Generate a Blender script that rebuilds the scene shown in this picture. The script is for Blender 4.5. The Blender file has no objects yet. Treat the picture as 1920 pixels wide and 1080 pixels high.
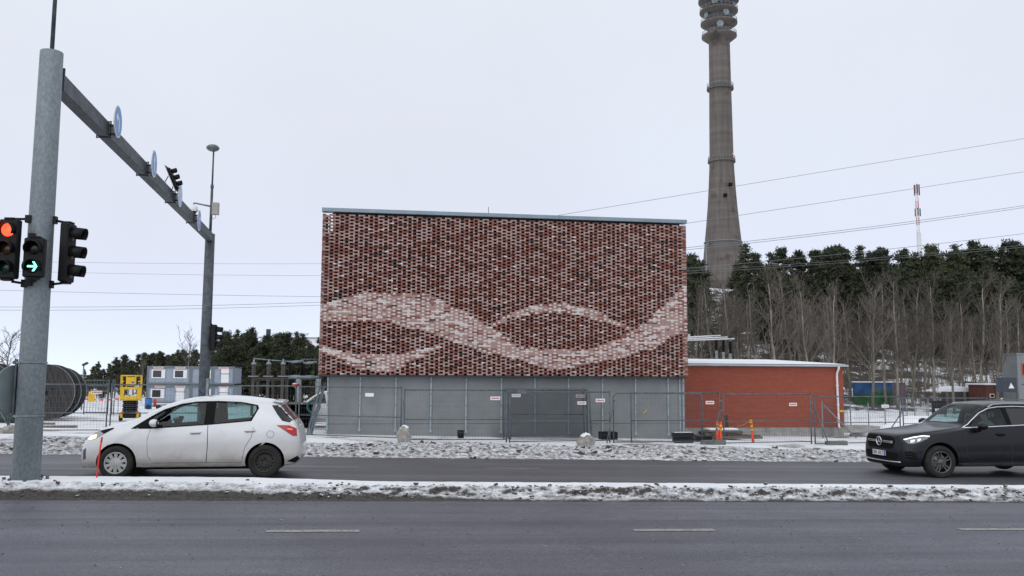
import bpy, bmesh, math, random
import numpy as np
from mathutils import Vector, Matrix
from mathutils.bvhtree import BVHTree

R_ = math.radians
scene = bpy.context.scene
C = scene.collection
random.seed(7)

# ------------------------------------------------------------------ camera
YAW, PITCH, ROLL, EYE, FPX = R_(8.7), math.atan(168/1640), .0055, 1.88, 1640.0
_s, _c = math.sin(YAW), math.cos(YAW)
FV = Vector((_s*math.cos(PITCH), _c*math.cos(PITCH), math.sin(PITCH)))
_r0 = Vector((_c, -_s, 0)); _u0 = _r0.cross(FV)
RV = _r0*math.cos(ROLL) + _u0*math.sin(ROLL)
UV = _u0*math.cos(ROLL) - _r0*math.sin(ROLL)
cam = bpy.data.cameras.new('camera')
cam.sensor_width = 36; cam.lens = 36*FPX/1920; cam.clip_start = .1; cam.clip_end = 3000
camo = bpy.data.objects.new('camera', cam); C.objects.link(camo)
camo.matrix_world = Matrix(((RV.x, UV.x, -FV.x, 0), (RV.y, UV.y, -FV.y, 0), (RV.z, UV.z, -FV.z, EYE), (0, 0, 0, 1)))
scene.camera = camo

# ------------------------------------------------------------------ sky: even overcast over a faint clear-sky model
SUN_EL, SUN_AZ = R_(38), R_(205)
world = bpy.data.worlds.new('World'); scene.world = world; world.use_nodes = True
wn = world.node_tree; wn.nodes.clear()
out = wn.nodes.new('ShaderNodeOutputWorld'); bg = wn.nodes.new('ShaderNodeBackground')
sky = wn.nodes.new('ShaderNodeTexSky'); sky.sky_type = 'NISHITA'; sky.sun_disc = False
sky.sun_elevation = SUN_EL; sky.sun_rotation = SUN_AZ; sky.air_density = .25; sky.dust_density = 0
bgs = wn.nodes.new('ShaderNodeBackground'); bgs.inputs['Strength'].default_value = .05
wn.links.new(sky.outputs[0], bgs.inputs['Color'])
tc = wn.nodes.new('ShaderNodeTexCoord'); sep = wn.nodes.new('ShaderNodeSeparateXYZ')
wn.links.new(tc.outputs['Generated'], sep.inputs[0])
rmp = wn.nodes.new('ShaderNodeValToRGB')
rmp.color_ramp.elements[0].position = 0.0; rmp.color_ramp.elements[0].color = (.755, .745, .78, 1)
rmp.color_ramp.elements[1].position = .55; rmp.color_ramp.elements[1].color = (.885, .928, .985, 1)
nz = wn.nodes.new('ShaderNodeTexNoise'); nz.inputs['Scale'].default_value = 2.2; nz.inputs['Detail'].default_value = 5
wn.links.new(tc.outputs['Generated'], nz.inputs['Vector'])
mul = wn.nodes.new('ShaderNodeMath'); mul.operation = 'MULTIPLY_ADD'; mul.inputs[1].default_value = .55; 
wn.links.new(nz.outputs['Fac'], mul.inputs[0]); 
sub = wn.nodes.new('ShaderNodeMath'); sub.operation = 'SUBTRACT'; sub.inputs[1].default_value = .22
wn.links.new(sep.outputs['Z'], mul.inputs[2]); wn.links.new(mul.outputs[0], sub.inputs[0])
wn.links.new(sub.outputs[0], rmp.inputs['Fac']); wn.links.new(rmp.outputs[0], bg.inputs['Color'])
bg.inputs['Strength'].default_value = .88
add = wn.nodes.new('ShaderNodeAddShader')
wn.links.new(bg.outputs[0], add.inputs[0]); wn.links.new(bgs.outputs[0], add.inputs[1])
wn.links.new(add.outputs[0], out.inputs['Surface'])

sl = bpy.data.lights.new('sun', 'SUN'); sl.energy = .95; sl.angle = R_(80); sl.color = (1, .97, .93)
so = bpy.data.objects.new('sun', sl); C.objects.link(so)
so.rotation_euler = (R_(90)-SUN_EL, 0, R_(180)-SUN_AZ)
vs = scene.view_settings
vs.view_transform = 'Standard'; vs.look = 'None'; vs.gamma = 1; vs.use_curve_mapping = False; vs.exposure = 0.0

# ------------------------------------------------------------------ helpers
def spot(px, py, Y):
    """world point on the vertical plane y = Y, as measured off the photograph"""
    r = FV*FPX + RV*(px-960) - UV*(py-540)
    return Vector((0, 0, EYE)) + r*(Y/r.y)

def clampf(v, a, b): return max(a, min(b, v))
def sst(a, b, v):
    t = np.clip((np.asarray(v, float)-a)/(b-a), 0, 1); return t*t*(3-2*t)

def base_z(x): return -.018*np.clip(x, -30, 45)
HILL_Y = [45, 55, 70, 100, 150, 200, 330, 900]; HILL_Z = [0, .6, 1.7, 5.6, 12.5, 20, 41, 43]
def gz(x, y):
    x = np.asarray(x, float); y = np.asarray(y, float)
    z = base_z(x) - .05*sst(12, 16, y)
    z = z - .20*sst(24.5, 28, y) - np.interp(y, [30, 45, 120, 300], [0, .27, .85, 1.0]) - np.interp(y, [46, 100, 120, 300], [0, .85, 1.05, 1.2])*(1-sst(-.05, .12, x/np.maximum(y, 1)))
    z = z + sst(.12, .33, x/np.maximum(y, 1))*np.interp(y, HILL_Y, HILL_Z)
    return z
def GZ(x, y): return float(gz(x, y))

def _h(ix, iy, seed):
    n = (ix*374761393 + iy*668265263 + seed*974634777) & 0x7fffffff
    n = ((n ^ (n >> 13))*1274126177) & 0x7fffffff
    return ((n ^ (n >> 16)) & 0xffff)/65535.0
def vnoise(x, y, seed=0):
    ix = np.floor(x).astype(np.int64); iy = np.floor(y).astype(np.int64)
    fx = x-ix; fy = y-iy; fx = fx*fx*(3-2*fx); fy = fy*fy*(3-2*fy)
    a = _h(ix, iy, seed); b = _h(ix+1, iy, seed); c = _h(ix, iy+1, seed); d = _h(ix+1, iy+1, seed)
    return (a*(1-fx)+b*fx)*(1-fy) + (c*(1-fx)+d*fx)*fy
def fbm(x, y, seed=0, o=4):
    t = 0; amp = .5
    for k in range(o):
        t = t + amp*vnoise(x*2**k+17.3*k, y*2**k-9.1*k, seed+k); amp *= .5
    return t

def tag(o, label=None, cat=None, group=None, kind=None):
    if label: o['label'] = label
    if cat: o['category'] = cat
    if group: o['group'] = group
    if kind: o['kind'] = kind
    return o
def thing(name, label, cat, loc=(0, 0, 0), rz=0, group=None):
    o = bpy.data.objects.new(name, None); C.objects.link(o)
    o.empty_display_size = .2; o.location = loc; o.rotation_euler = (0, 0, rz)
    return tag(o, label, cat, group)
def copy_tree(o, parent=None):
    c = o.copy(); C.objects.link(c); c.parent = parent
    if parent is not None: c.matrix_parent_inverse = o.matrix_parent_inverse.copy()
    for ch in o.children: copy_tree(ch, c)
    return c

class MB:
    def __init__(s): s.v = []; s.f = []; s.m = []; s.s = []
    def add(s, vs, fs, mat=0, smooth=False):
        n = len(s.v); s.v += [tuple(v) for v in vs]
        for f in fs: s.f.append(tuple(i+n for i in f)); s.m.append(mat); s.s.append(smooth)
        return s
    def box(s, c, size, rot=None, mat=0, bev=0):
        hx, hy, hz = (k/2 for k in size)
        if bev:
            b = min(bev, hx*.9, hy*.9, hz*.9); vs = []
            for sx in (-1, 1):
                for sy in (-1, 1):
                    for sz in (-1, 1):
                        vs += [Vector((sx*hx, sy*(hy-b), sz*(hz-b))), Vector((sx*(hx-b), sy*hy, sz*(hz-b))), Vector((sx*(hx-b), sy*(hy-b), sz*hz))]
            bm = bmesh.new()
            for v in vs: bm.verts.new(v)
            r = bmesh.ops.convex_hull(bm, input=bm.verts)
            bm.verts.index_update()
            vs = [v.co.copy() for v in bm.verts]; fs = [[v.index for v in f.verts] for f in bm.faces]; bm.free()
        else:
            vs = [Vector((x, y, z)) for x in (-hx, hx) for y in (-hy, hy) for z in (-hz, hz)]
            fs = [(0, 1, 3, 2), (4, 6, 7, 5), (0, 4, 5, 1), (2, 3, 7, 6), (0, 2, 6, 4), (1, 5, 7, 3)]
        if rot is not None: vs = [rot @ v for v in vs]
        c = Vector(c)
        return s.add([v+c for v in vs], fs, mat)
    def cyl(s, p0, p1, r0, r1=None, n=12, cap=True, mat=0, smooth=True):
        return s.tube([p0, p1], [r0, r0 if r1 is None else r1], n, mat, cap, smooth)
    def tube(s, pts, r, n=6, mat=0, cap=True, smooth=True):
        pts = [Vector(p) for p in pts]; k = len(pts)
        rs = list(r) if isinstance(r, (list, tuple)) else [r]*k
        d = (pts[1]-pts[0]).normalized()
        u = d.orthogonal().normalized(); vs = []
        for i, p in enumerate(pts):
            if i == 0: t = pts[1]-p
            elif i == k-1: t = p-pts[i-1]
            else: t = (pts[i+1]-p).normalized()+(p-pts[i-1]).normalized()
            if t.length < 1e-9: t = d
            t = t.normalized(); u = (u-t*u.dot(t)); u = u.normalized() if u.length > 1e-6 else t.orthogonal().normalized()
            w = t.cross(u)
            for j in range(n):
                a = 2*math.pi*j/n; vs.append(p+(u*math.cos(a)+w*math.sin(a))*rs[i])
        fs = [(i*n+j, i*n+(j+1) % n, (i+1)*n+(j+1) % n, (i+1)*n+j) for i in range(k-1) for j in range(n)]
        s.add(vs, fs, mat, smooth)
        if cap and n > 2:
            m = len(s.v)-k*n
            s.f.append(tuple(m+j for j in reversed(range(n)))); s.m.append(mat); s.s.append(False)
            s.f.append(tuple(m+(k-1)*n+j for j in range(n))); s.m.append(mat); s.s.append(False)
        return s
    def lathe(s, prof, o=(0, 0, 0), ax=(0, 0, 1), n=24, mat=0, smooth=True, a0=0, a1=2*math.pi):
        ax = Vector(ax).normalized(); u = ax.orthogonal().normalized(); w = ax.cross(u); o = Vector(o)
        full = abs(a1-a0) > 6.28; m = n if full else n+1; vs = []
        for (r, h) in prof:
            for j in range(m):
                a = a0+(a1-a0)*j/n; vs.append(o+ax*h+(u*math.cos(a)+w*math.sin(a))*r)
        fs = []
        for i in range(len(prof)-1):
            for j in range(n):
                k = (j+1) % m
                fs.append((i*m+j, i*m+k, (i+1)*m+k, (i+1)*m+j))
        return s.add(vs, fs, mat, smooth)
    def prism(s, poly, o, ux, uy, th, mat=0):
        """flat polygon in the plane o+ux*a+uy*b, extruded by th along ux x uy"""
        o = Vector(o); ux = Vector(ux).normalized(); uy = Vector(uy).normalized(); nrm = ux.cross(uy)
        k = len(poly); vs = [o+ux*a+uy*b for a, b in poly]; vs += [v+nrm*th for v in vs]
        fs = [tuple(reversed(range(k))), tuple(range(k, 2*k))]+[(i, (i+1) % k, k+(i+1) % k, k+i) for i in range(k)]
        return s.add(vs, fs, mat)
    def sphere(s, c, r, nu=14, nv=9, mat=0, rot=None, jit=0, rnd=None):
        c = Vector(c); rr = (r, r, r) if isinstance(r, (int, float)) else r; vs = [Vector((0, 0, -1))]
        for i in range(1, nv):
            a = math.pi*i/nv-math.pi/2
            for j in range(nu):
                b = 2*math.pi*j/nu; vs.append(Vector((math.cos(a)*math.cos(b), math.cos(a)*math.sin(b), math.sin(a))))
        vs.append(Vector((0, 0, 1))); fs = []
        for j in range(nu): fs.append((0, 1+(j+1) % nu, 1+j))
        for i in range(nv-2):
            for j in range(nu):
                a = 1+i*nu; fs.append((a+j, a+(j+1) % nu, a+nu+(j+1) % nu, a+nu+j))
        l = len(vs)-1; a = 1+(nv-2)*nu
        for j in range(nu): fs.append((a+j, a+(j+1) % nu, l))
        o = []
        for v in vs:
            q = v*(1+(rnd.uniform(-jit, jit) if jit else 0)); q = Vector((q.x*rr[0], q.y*rr[1], q.z*rr[2]))
            if rot is not None: q = rot @ q
            o.append(q+c)
        return s.add(o, fs, mat, True)
    def mesh(s, name, mats):
        me = bpy.data.meshes.new(name); me.from_pydata(s.v, [], s.f)
        if not isinstance(mats, (list, tuple)): mats = [mats]
        for m in mats: me.materials.append(m)
        me.polygons.foreach_set('material_index', s.m); me.polygons.foreach_set('use_smooth', s.s)
        me.update(); return me
    def build(s, name, mats, parent=None, loc=(0, 0, 0), rz=0):
        o = bpy.data.objects.new(name, s.mesh(name, mats)); C.objects.link(o)
        o.parent = parent; o.location = loc; o.rotation_euler = (0, 0, rz); return o

def link_mesh(name, me, parent=None, loc=(0, 0, 0), rot=(0, 0, 0), scale=(1, 1, 1)):
    o = bpy.data.objects.new(name, me); C.objects.link(o); o.parent = parent
    o.location = loc; o.rotation_euler = rot; o.scale = scale; return o

def grid_mesh(name, X, Y, Z, mat, smooth=True):
    ny, nx = X.shape; co = np.stack([X, Y, Z], -1).reshape(-1, 3).astype(np.float32)
    i = np.arange(ny-1)[:, None]*nx+np.arange(nx-1)[None, :]
    q = np.stack([i, i+1, i+nx+1, i+nx], -1).reshape(-1, 4).astype(np.int32)
    me = bpy.data.meshes.new(name); me.vertices.add(len(co)); me.vertices.foreach_set('co', co.ravel())
    me.loops.add(q.size); me.loops.foreach_set('vertex_index', q.ravel())
    me.polygons.add(len(q)); me.polygons.foreach_set('loop_start', np.arange(len(q), dtype=np.int32)*4)
    me.polygons.foreach_set('use_smooth', np.full(len(q), smooth)); me.update(calc_edges=True); me.validate()
    me.materials.append(mat); return me

# ------------------------------------------------------------------ materials
def nodes(name):
    m = bpy.data.materials.new(name); m.use_nodes = True; nt = m.node_tree
    return m, nt, nt.nodes['Principled BSDF']
def N(nt, t, **k):
    n = nt.nodes.new('ShaderNode'+t)
    for a, b in k.items():
        if a.startswith('i_'):
            key = a[2:]; n.inputs[int(key) if key.isdigit() else key.replace('_', ' ')].default_value = b
        else: setattr(n, a, b)
    return n
def coords(nt, scale=(1, 1, 1), kind='Object'):
    t = N(nt, 'TexCoord'); mp = N(nt, 'Mapping'); mp.inputs['Scale'].default_value = scale
    nt.links.new(t.outputs[kind], mp.inputs['Vector']); return mp.outputs[0]
def noise(nt, vec, sc, det=4, rough=.55):
    n = N(nt, 'TexNoise'); n.inputs['Scale'].default_value = sc; n.inputs['Detail'].default_value = det; n.inputs['Roughness'].default_value = rough
    nt.links.new(vec, n.inputs['Vector']); return n.outputs['Fac']
def ramp(nt, fac, stops):
    r = N(nt, 'ValToRGB'); e = r.color_ramp.elements
    while len(e) < len(stops): e.new(.5)
    for k, (p, c) in enumerate(stops):
        e[k].position = p; e[k].color = (*c, 1) if len(c) == 3 else c
    nt.links.new(fac, r.inputs['Fac']); return r.outputs[0]
def mix(nt, fac, a, b):
    m = N(nt, 'Mix', data_type='RGBA')
    if isinstance(fac, float): m.inputs[0].default_value = fac
    else: nt.links.new(fac, m.inputs[0])
    for k, v in ((6, a), (7, b)):
        if isinstance(v, tuple): m.inputs[k].default_value = (*v[:3], 1)
        else: nt.links.new(v, m.inputs[k])
    return m.outputs[2]
def math_(nt, op, a, b=None, c=None, clamp=False):
    m = N(nt, 'Math', operation=op, use_clamp=clamp)
    for k, v in enumerate((a, b, c)):
        if v is None: continue
        if isinstance(v, (int, float)): m.inputs[k].default_value = v
        else: nt.links.new(v, m.inputs[k])
    return m.outputs[0]
def bump(nt, bs, h, strength=.3, dist=.02):
    b = N(nt, 'Bump'); b.inputs['Strength'].default_value = strength; b.inputs['Distance'].default_value = dist
    nt.links.new(h, b.inputs['Height']); nt.links.new(b.outputs[0], bs.inputs['Normal'])
def mat(name, col, rough=.6, metal=0., col2=None, sc=4., bmp=0., bsc=60., st=(1, 1, 1), lo=.35, hi=.65, rand=0., spec=.5, coat=0., emit=None, es=1., bd=.02):
    m, nt, bs = nodes(name)
    bs.inputs['Roughness'].default_value = rough; bs.inputs['Metallic'].default_value = metal
    bs.inputs['Specular IOR Level'].default_value = spec; bs.inputs['Base Color'].default_value = (*col, 1)
    if coat: bs.inputs['Coat Weight'].default_value = coat; bs.inputs['Coat Roughness'].default_value = .04
    c = None
    if col2:
        v = coords(nt, st); c = ramp(nt, noise(nt, v, sc), [(lo, col), (hi, col2)])
    if rand:
        oi = N(nt, 'ObjectInfo'); f = math_(nt, 'MULTIPLY_ADD', oi.outputs['Random'], 2*rand, 1-rand)
        h = N(nt, 'HueSaturation'); nt.links.new(f, h.inputs['Value'])
        if c is not None: nt.links.new(c, h.inputs['Color'])
        else: h.inputs['Color'].default_value = (*col, 1)
        c = h.outputs[0]
    if c is not None: nt.links.new(c, bs.inputs['Base Color'])
    if bmp: bump(nt, bs, noise(nt, coords(nt, st), bsc, 5), bmp, bd)
    if emit: bs.inputs['Emission Color'].default_value = (*emit, 1); bs.inputs['Emission Strength'].default_value = es
    return m
def glass(name, tint, rough=.02, opac=0., f=1.):
    m, nt, bs = nodes(name)
    o = nt.nodes['Material Output']; tr = N(nt, 'BsdfTransparent'); tr.inputs[0].default_value = (*tint, 1)
    gl = N(nt, 'BsdfGlossy'); gl.inputs['Roughness'].default_value = rough; gl.inputs[0].default_value = (1, 1, 1, 1)
    g = N(nt, 'NewGeometry'); vm = N(nt, 'VectorMath', operation='DOT_PRODUCT'); mx = N(nt, 'MixShader')
    nt.links.new(g.outputs['Normal'], vm.inputs[0]); nt.links.new(g.outputs['Incoming'], vm.inputs[1])
    c5 = math_(nt, 'POWER', math_(nt, 'SUBTRACT', 1.0, math_(nt, 'ABSOLUTE', vm.outputs['Value'])), 5.0)   # Schlick, both faces alike
    nt.links.new(math_(nt, 'MULTIPLY_ADD', math_(nt, 'MULTIPLY_ADD', c5, .95, .05), f, opac), mx.inputs[0])
    nt.links.new(tr.outputs[0], mx.inputs[1]); nt.links.new(gl.outputs[0], mx.inputs[2]); nt.links.new(mx.outputs[0], o.inputs[0])
    return m

M = {}
M['galv'] = mat('galvanised_steel', (.17, .20, .22), .55, .35, (.27, .31, .33), 9, .25, 40, rand=.05)
M['galv_dark'] = mat('weathered_galvanised_steel', (.060, .068, .078), .6, .3, (.115, .128, .142), 5, .2, 40)
M['galv_pole'] = mat('pole_zinc', (.175, .205, .222), .6, .25, (.27, .305, .318), 26, .35, 60, st=(1, 1, .6), lo=.32, hi=.68)
M['galv_br'] = mat('bright_galvanised_steel', (.30, .36, .385), .45, .3, (.40, .46, .485), 6)
M['rust_col'] = mat('brown_steel', (.045, .036, .034), .7, col2=(.075, .062, .058), sc=3)
M['fence'] = mat('fence_zinc', (.075, .086, .098), .5, .4, (.14, .158, .178), 6)
M['wire'] = mat('fence_wire_zinc', (.13, .145, .16), .5, .5)
M['black'] = mat('black_plastic', (.006, .006, .007), .5, bmp=.05, spec=.25)
M['blackm'] = mat('matt_black', (.005, .005, .005), .8, spec=.2)
M['rubber'] = mat('tyre_rubber', (.010, .010, .010), .85, col2=(.024, .022, .020), sc=6, bmp=.2, bsc=50)
M['white'] = mat('white_paint', (.78, .78, .78), .4, col2=(.70, .70, .70), sc=3)
M['red'] = mat('red_paint', (.55, .03, .03), .45)
M['orange'] = mat('orange_plastic', (.85, .07, .01), .5, col2=(.72, .06, .015), sc=12)
M['yellow'] = mat('yellow_paint', (.78, .50, .01), .42, col2=(.68, .42, .015), sc=4)
M['blue'] = mat('sign_blue', (.05, .22, .55), .35, col2=(.06, .25, .58), sc=3)
M['blue_dk'] = mat('sign_deep_blue', (.02, .10, .42), .35, col2=(.025, .12, .46), sc=3)
M['blue_lt'] = mat('sign_faded_blue', (.20, .42, .72), .35, col2=(.24, .46, .75), sc=3)
M['signback'] = mat('sign_back_metal', (.22, .27, .28), .5, .4, (.28, .33, .34), 5)
M['conc'] = mat('precast_concrete', (.185, .199, .203), .85, col2=(.238, .253, .256), sc=1.3, bmp=.25, bsc=35, lo=.3, hi=.7)
M['conc2'] = mat('footing_concrete', (.26, .25, .235), .9, col2=(.36, .35, .33), sc=3, bmp=.3, bsc=40)
M['conc_dk'] = mat('foot_block_concrete', (.09, .10, .095), .9, col2=(.15, .155, .145), sc=5, bmp=.3)
M['dark'] = mat('dark_membrane', (.012, .011, .012), .9)
M['steel_dk'] = mat('dark_steel', (.05, .052, .055), .6, .4)
M['coping'] = mat('zinc_coping', (.20, .255, .29), .4, .45, (.25, .305, .34), 2)
M['plank'] = mat('grey_weathered_wood', (.036, .034, .033), .85, col2=(.075, .070, .068), sc=3, bmp=.4, bsc=20, st=(6, 6, .6), rand=.25)
M['timber'] = mat('timber', (.10, .085, .07), .85, col2=(.20, .17, .14), sc=5, bmp=.3, st=(1, 6, 6), rand=.2)
M['stone'] = mat('granite_boulder', (.20, .185, .165), .9, col2=(.36, .34, .31), sc=7, bmp=.5, bsc=14)
M['cabin'] = mat('cabin_cladding', (.24, .28, .35), .5, col2=(.29, .33, .40), sc=2)
M['cabin_dk'] = mat('cabin_frame', (.13, .16, .17), .5)
M['pane'] = mat('dark_window_pane', (.012, .013, .015), .06)
M['brown'] = mat('brown_porcelain', (.055, .032, .03), .35, col2=(.075, .045, .04), sc=8)
M['red_hose'] = mat('red_hose', (.5, .04, .02), .5)
M['snow_cap'] = mat('snow_cap', (.82, .83, .86), .8, bmp=.3, bsc=12)

def snow_mat(name, dirt=(.075, .062, .052), dirt2=(.14, .12, .105), thresh=.40, width=.12, sc=.35, slope=0., fine=9.):
    """snow lying over bare dirt; slope > 0 lets it stay only where the surface is flat enough"""
    m, nt, bs = nodes(name); v = coords(nt)
    n1 = noise(nt, v, sc, 6, .6); n2 = noise(nt, v, fine, 5, .65)
    f = math_(nt, 'MULTIPLY_ADD', n2, .35, n1)
    if slope:
        g = N(nt, 'NewGeometry'); sp = N(nt, 'SeparateXYZ'); nt.links.new(g.outputs['Normal'], sp.inputs[0])
        f = math_(nt, 'ADD', f, math_(nt, 'MULTIPLY', math_(nt, 'SUBTRACT', sp.outputs['Z'], .85), slope))
    k = ramp(nt, f, [(thresh, (0, 0, 0)), (thresh+width, (1, 1, 1))])
    d = ramp(nt, noise(nt, v, fine*2.2, 4), [(.35, dirt), (.65, dirt2)])
    s = ramp(nt, noise(nt, v, 1.2, 4), [(.3, (.74, .75, .775)), (.7, (.84, .85, .865))])
    nt.links.new(mix(nt, k, d, s), bs.inputs['Base Color']); bs.inputs['Roughness'].default_value = .85
    bump(nt, bs, noise(nt, v, fine*1.6, 6, .7), .5, .04)
    return m
M['snow'] = snow_mat('snowy_yard', (.09, .075, .065), (.17, .15, .13), thresh=.50, width=.13, sc=.55)
M['hill'] = snow_mat('snowy_hillside', (.03, .026, .02), (.075, .06, .05), thresh=.665, width=.07, sc=.22, fine=1.6)
M['berm'] = snow_mat('snow_dusted_clods', (.035, .029, .026), (.11, .09, .08), thresh=.665, width=.36, sc=9, slope=1.2, fine=30)
M['clod'] = snow_mat('frozen_clod', (.035, .028, .023), (.095, .075, .062), thresh=.62, width=.2, sc=6, slope=1.5, fine=20)

def asphalt(name, a, b, rough):
    m, nt, bs = nodes(name); v = coords(nt); vs_ = coords(nt, (.05, 1.4, 1))
    g = ramp(nt, noise(nt, v, 34, 7, .8), [(.36, a), (.64, b)])
    streak = ramp(nt, noise(nt, vs_, 1.0, 5, .6), [(.28, (.62, .62, .64)), (.50, (.98, .98, .98)), (.72, (1.34, 1.33, 1.31))])
    blot = ramp(nt, noise(nt, v, .55, 6, .65), [(.32, (.78, .78, .80)), (.68, (1.18, 1.18, 1.17))])
    mm = N(nt, 'Mix', data_type='RGBA', blend_type='MULTIPLY'); mm.inputs[0].default_value = 1
    nt.links.new(g, mm.inputs[6]); nt.links.new(streak, mm.inputs[7])
    m2 = N(nt, 'Mix', data_type='RGBA', blend_type='MULTIPLY'); m2.inputs[0].default_value = 1
    nt.links.new(mm.outputs[2], m2.inputs[6]); nt.links.new(blot, m2.inputs[7])
    nt.links.new(m2.outputs[2], bs.inputs['Base Color'])
    rr = ramp(nt, noise(nt, vs_, 1.3, 4), [(.3, (rough-.10,)*3), (.7, (rough+.12,)*3)])
    nt.links.new(rr, bs.inputs['Roughness'])
    bump(nt, bs, noise(nt, v, 60, 6, .75), .6, .015)
    return m
M['asphalt'] = asphalt('damp_asphalt', (.022, .022, .030), (.148, .147, .180), .48)
M['asphalt2'] = asphalt('damp_asphalt_far', (.044, .044, .051), (.110, .108, .122), .51)

def paint_mat():
    m, nt, bs = nodes('worn_road_paint'); v = coords(nt)
    f = ramp(nt, noise(nt, v, 22, 5, .7), [(.36, (0, 0, 0)), (.56, (1, 1, 1))])
    nt.links.new(mix(nt, f, (.11, .105, .10), (.34, .325, .30)), bs.inputs['Base Color']); bs.inputs['Roughness'].default_value = .6
    return m
M['paint'] = paint_mat()
# ================================================================== the setting
xs = np.unique(np.concatenate([np.linspace(-700, -60, 33), np.linspace(-60, 70, 131), np.linspace(70, 900, 84)]))
ys = np.unique(np.concatenate([np.linspace(-120, 20, 15), np.linspace(20, 62, 85), np.linspace(62, 200, 70), np.linspace(200, 1500, 60)]))
X, Y = np.meshgrid(xs, ys)
Zg = gz(X, Y) - .18*(1-sst(23.8, 25.2, Y))
Zg += (fbm(X*.35, Y*.35, 5)-.47)*.16*sst(26, 29, Y)*np.where(Y < 45, .5, 1)
Zg += (fbm(X*.12, Y*.12, 9)-.47)*3.0*sst(60, 90, Y)*sst(.12, .33, X/np.maximum(Y, 1))
ground = link_mesh('ground', grid_mesh('ground', X, Y, Zg, M['snow'])); tag(ground, kind='structure')
# the wooded hillside is its own sheet, just above the yard sheet
xh = np.linspace(4, 420, 190); yh = np.linspace(44, 420, 170); Xh, Yh = np.meshgrid(xh, yh)
def ground_z(x, y):
    x = np.asarray(x, float); y = np.asarray(y, float)
    return gz(x, y)+(fbm(x*.35, y*.35, 5)-.47)*.16*sst(26, 29, y)*np.where(y < 45, .5, 1)+(fbm(x*.12, y*.12, 9)-.47)*3.0*sst(60, 90, y)*sst(.12, .33, x/np.maximum(y, 1))
Zh = ground_z(Xh, Yh)+.10-1.2*(1-sst(52, 60, Yh))-1.5*(1-sst(.14, .24, Xh/Yh))
tag(link_mesh('hillside', grid_mesh('hillside', Xh, Yh, Zh, M['hill'])), kind='structure')

def strip(name, y0, y1, dz, m, x0=-260, x1=330):
    x = np.array([x0, -30, 45, x1], float); y = np.linspace(y0, y1, 9); A, B = np.meshgrid(x, y)
    o = link_mesh(name, grid_mesh(name, A, B, base_z(A)-.05*sst(12, 16, B)+dz, m)); return tag(o, kind='structure')
strip('road', -12, 14.05, 0, M['asphalt'])
strip('far_road', 15.45, 22.0, 0, M['asphalt2'])

def marking(p0, p1, y, w=.13, dz=.004):
    m = MB(); x0 = p0; x1 = p1; n = 6; vs = []
    rnd = random.Random(int(p0*100))
    for i in range(n+1):
        x = x0+(x1-x0)*i/n
        for s_ in (-1, 1):
            yy = y+s_*w/2+rnd.uniform(-.012, .012); vs.append((x, yy, float(base_z(x)-.05*sst(12, 16, yy))+dz))
    m.add(vs, [(2*i, 2*i+2, 2*i+3, 2*i+1) for i in range(n)])
    return tag(m.build('lane_marking', M['paint']), kind='structure')
for a, b in ((-5.85, -4.75), (-1.28, -.17), (3.29, 4.38), (7.87, 8.95), (12.45, 13.55)):
    marking(a, b, 11.1, .15)
for a, b in ((-11, -10), (-1.8, -.35), (2.4, 3.6), (7.5, 8.6)): marking(a, b, 19.25, .10)

# ---- central reservation: snow-covered island with a crust of frozen dirt along the near kerb
def island_z(x, y):
    left = 1-sst(-2.6, .6, x)
    edge = 13.92+(fbm(x*1.1, x*0+3, 31)-.47)*.14
    t = sst(0, 1, (y-edge)/(.62+.25*left))
    top = .135+.055*left
    z = top*t
    rough = (fbm(x*4.5, y*5.5, 40, 5)-.47)
    ridge = np.abs(fbm(x*3.1, y*3.9, 60, 4)-.47)
    lump = np.exp(-((y-14.35)/.36)**2)*(1-.72*left)
    fine_ = fbm(x*12, y*14, 50, 3)-.43
    z = z+lump*(rough*.11+ridge*.12+.02+fine_*.075)+rough*.02*t*(1-.5*left)
    z = z+left*np.exp(-((y-14.10)/.17)**2)*(fine_*.10+rough*.07+.01)
    z = np.where(y > 15.45, top*(1-sst(15.55, 15.72, y))-.02*sst(15.6, 15.75, y)+rough*.015, z)
    return z
xs2 = np.arange(-22, 34, .034); ys2 = np.arange(13.80, 15.80, .034); A, B = np.meshgrid(xs2, ys2)
Zi = base_z(A)-.05*sst(12, 16, B)+island_z(A, B)-.02*(1-sst(13.82, 13.95, B))

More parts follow.
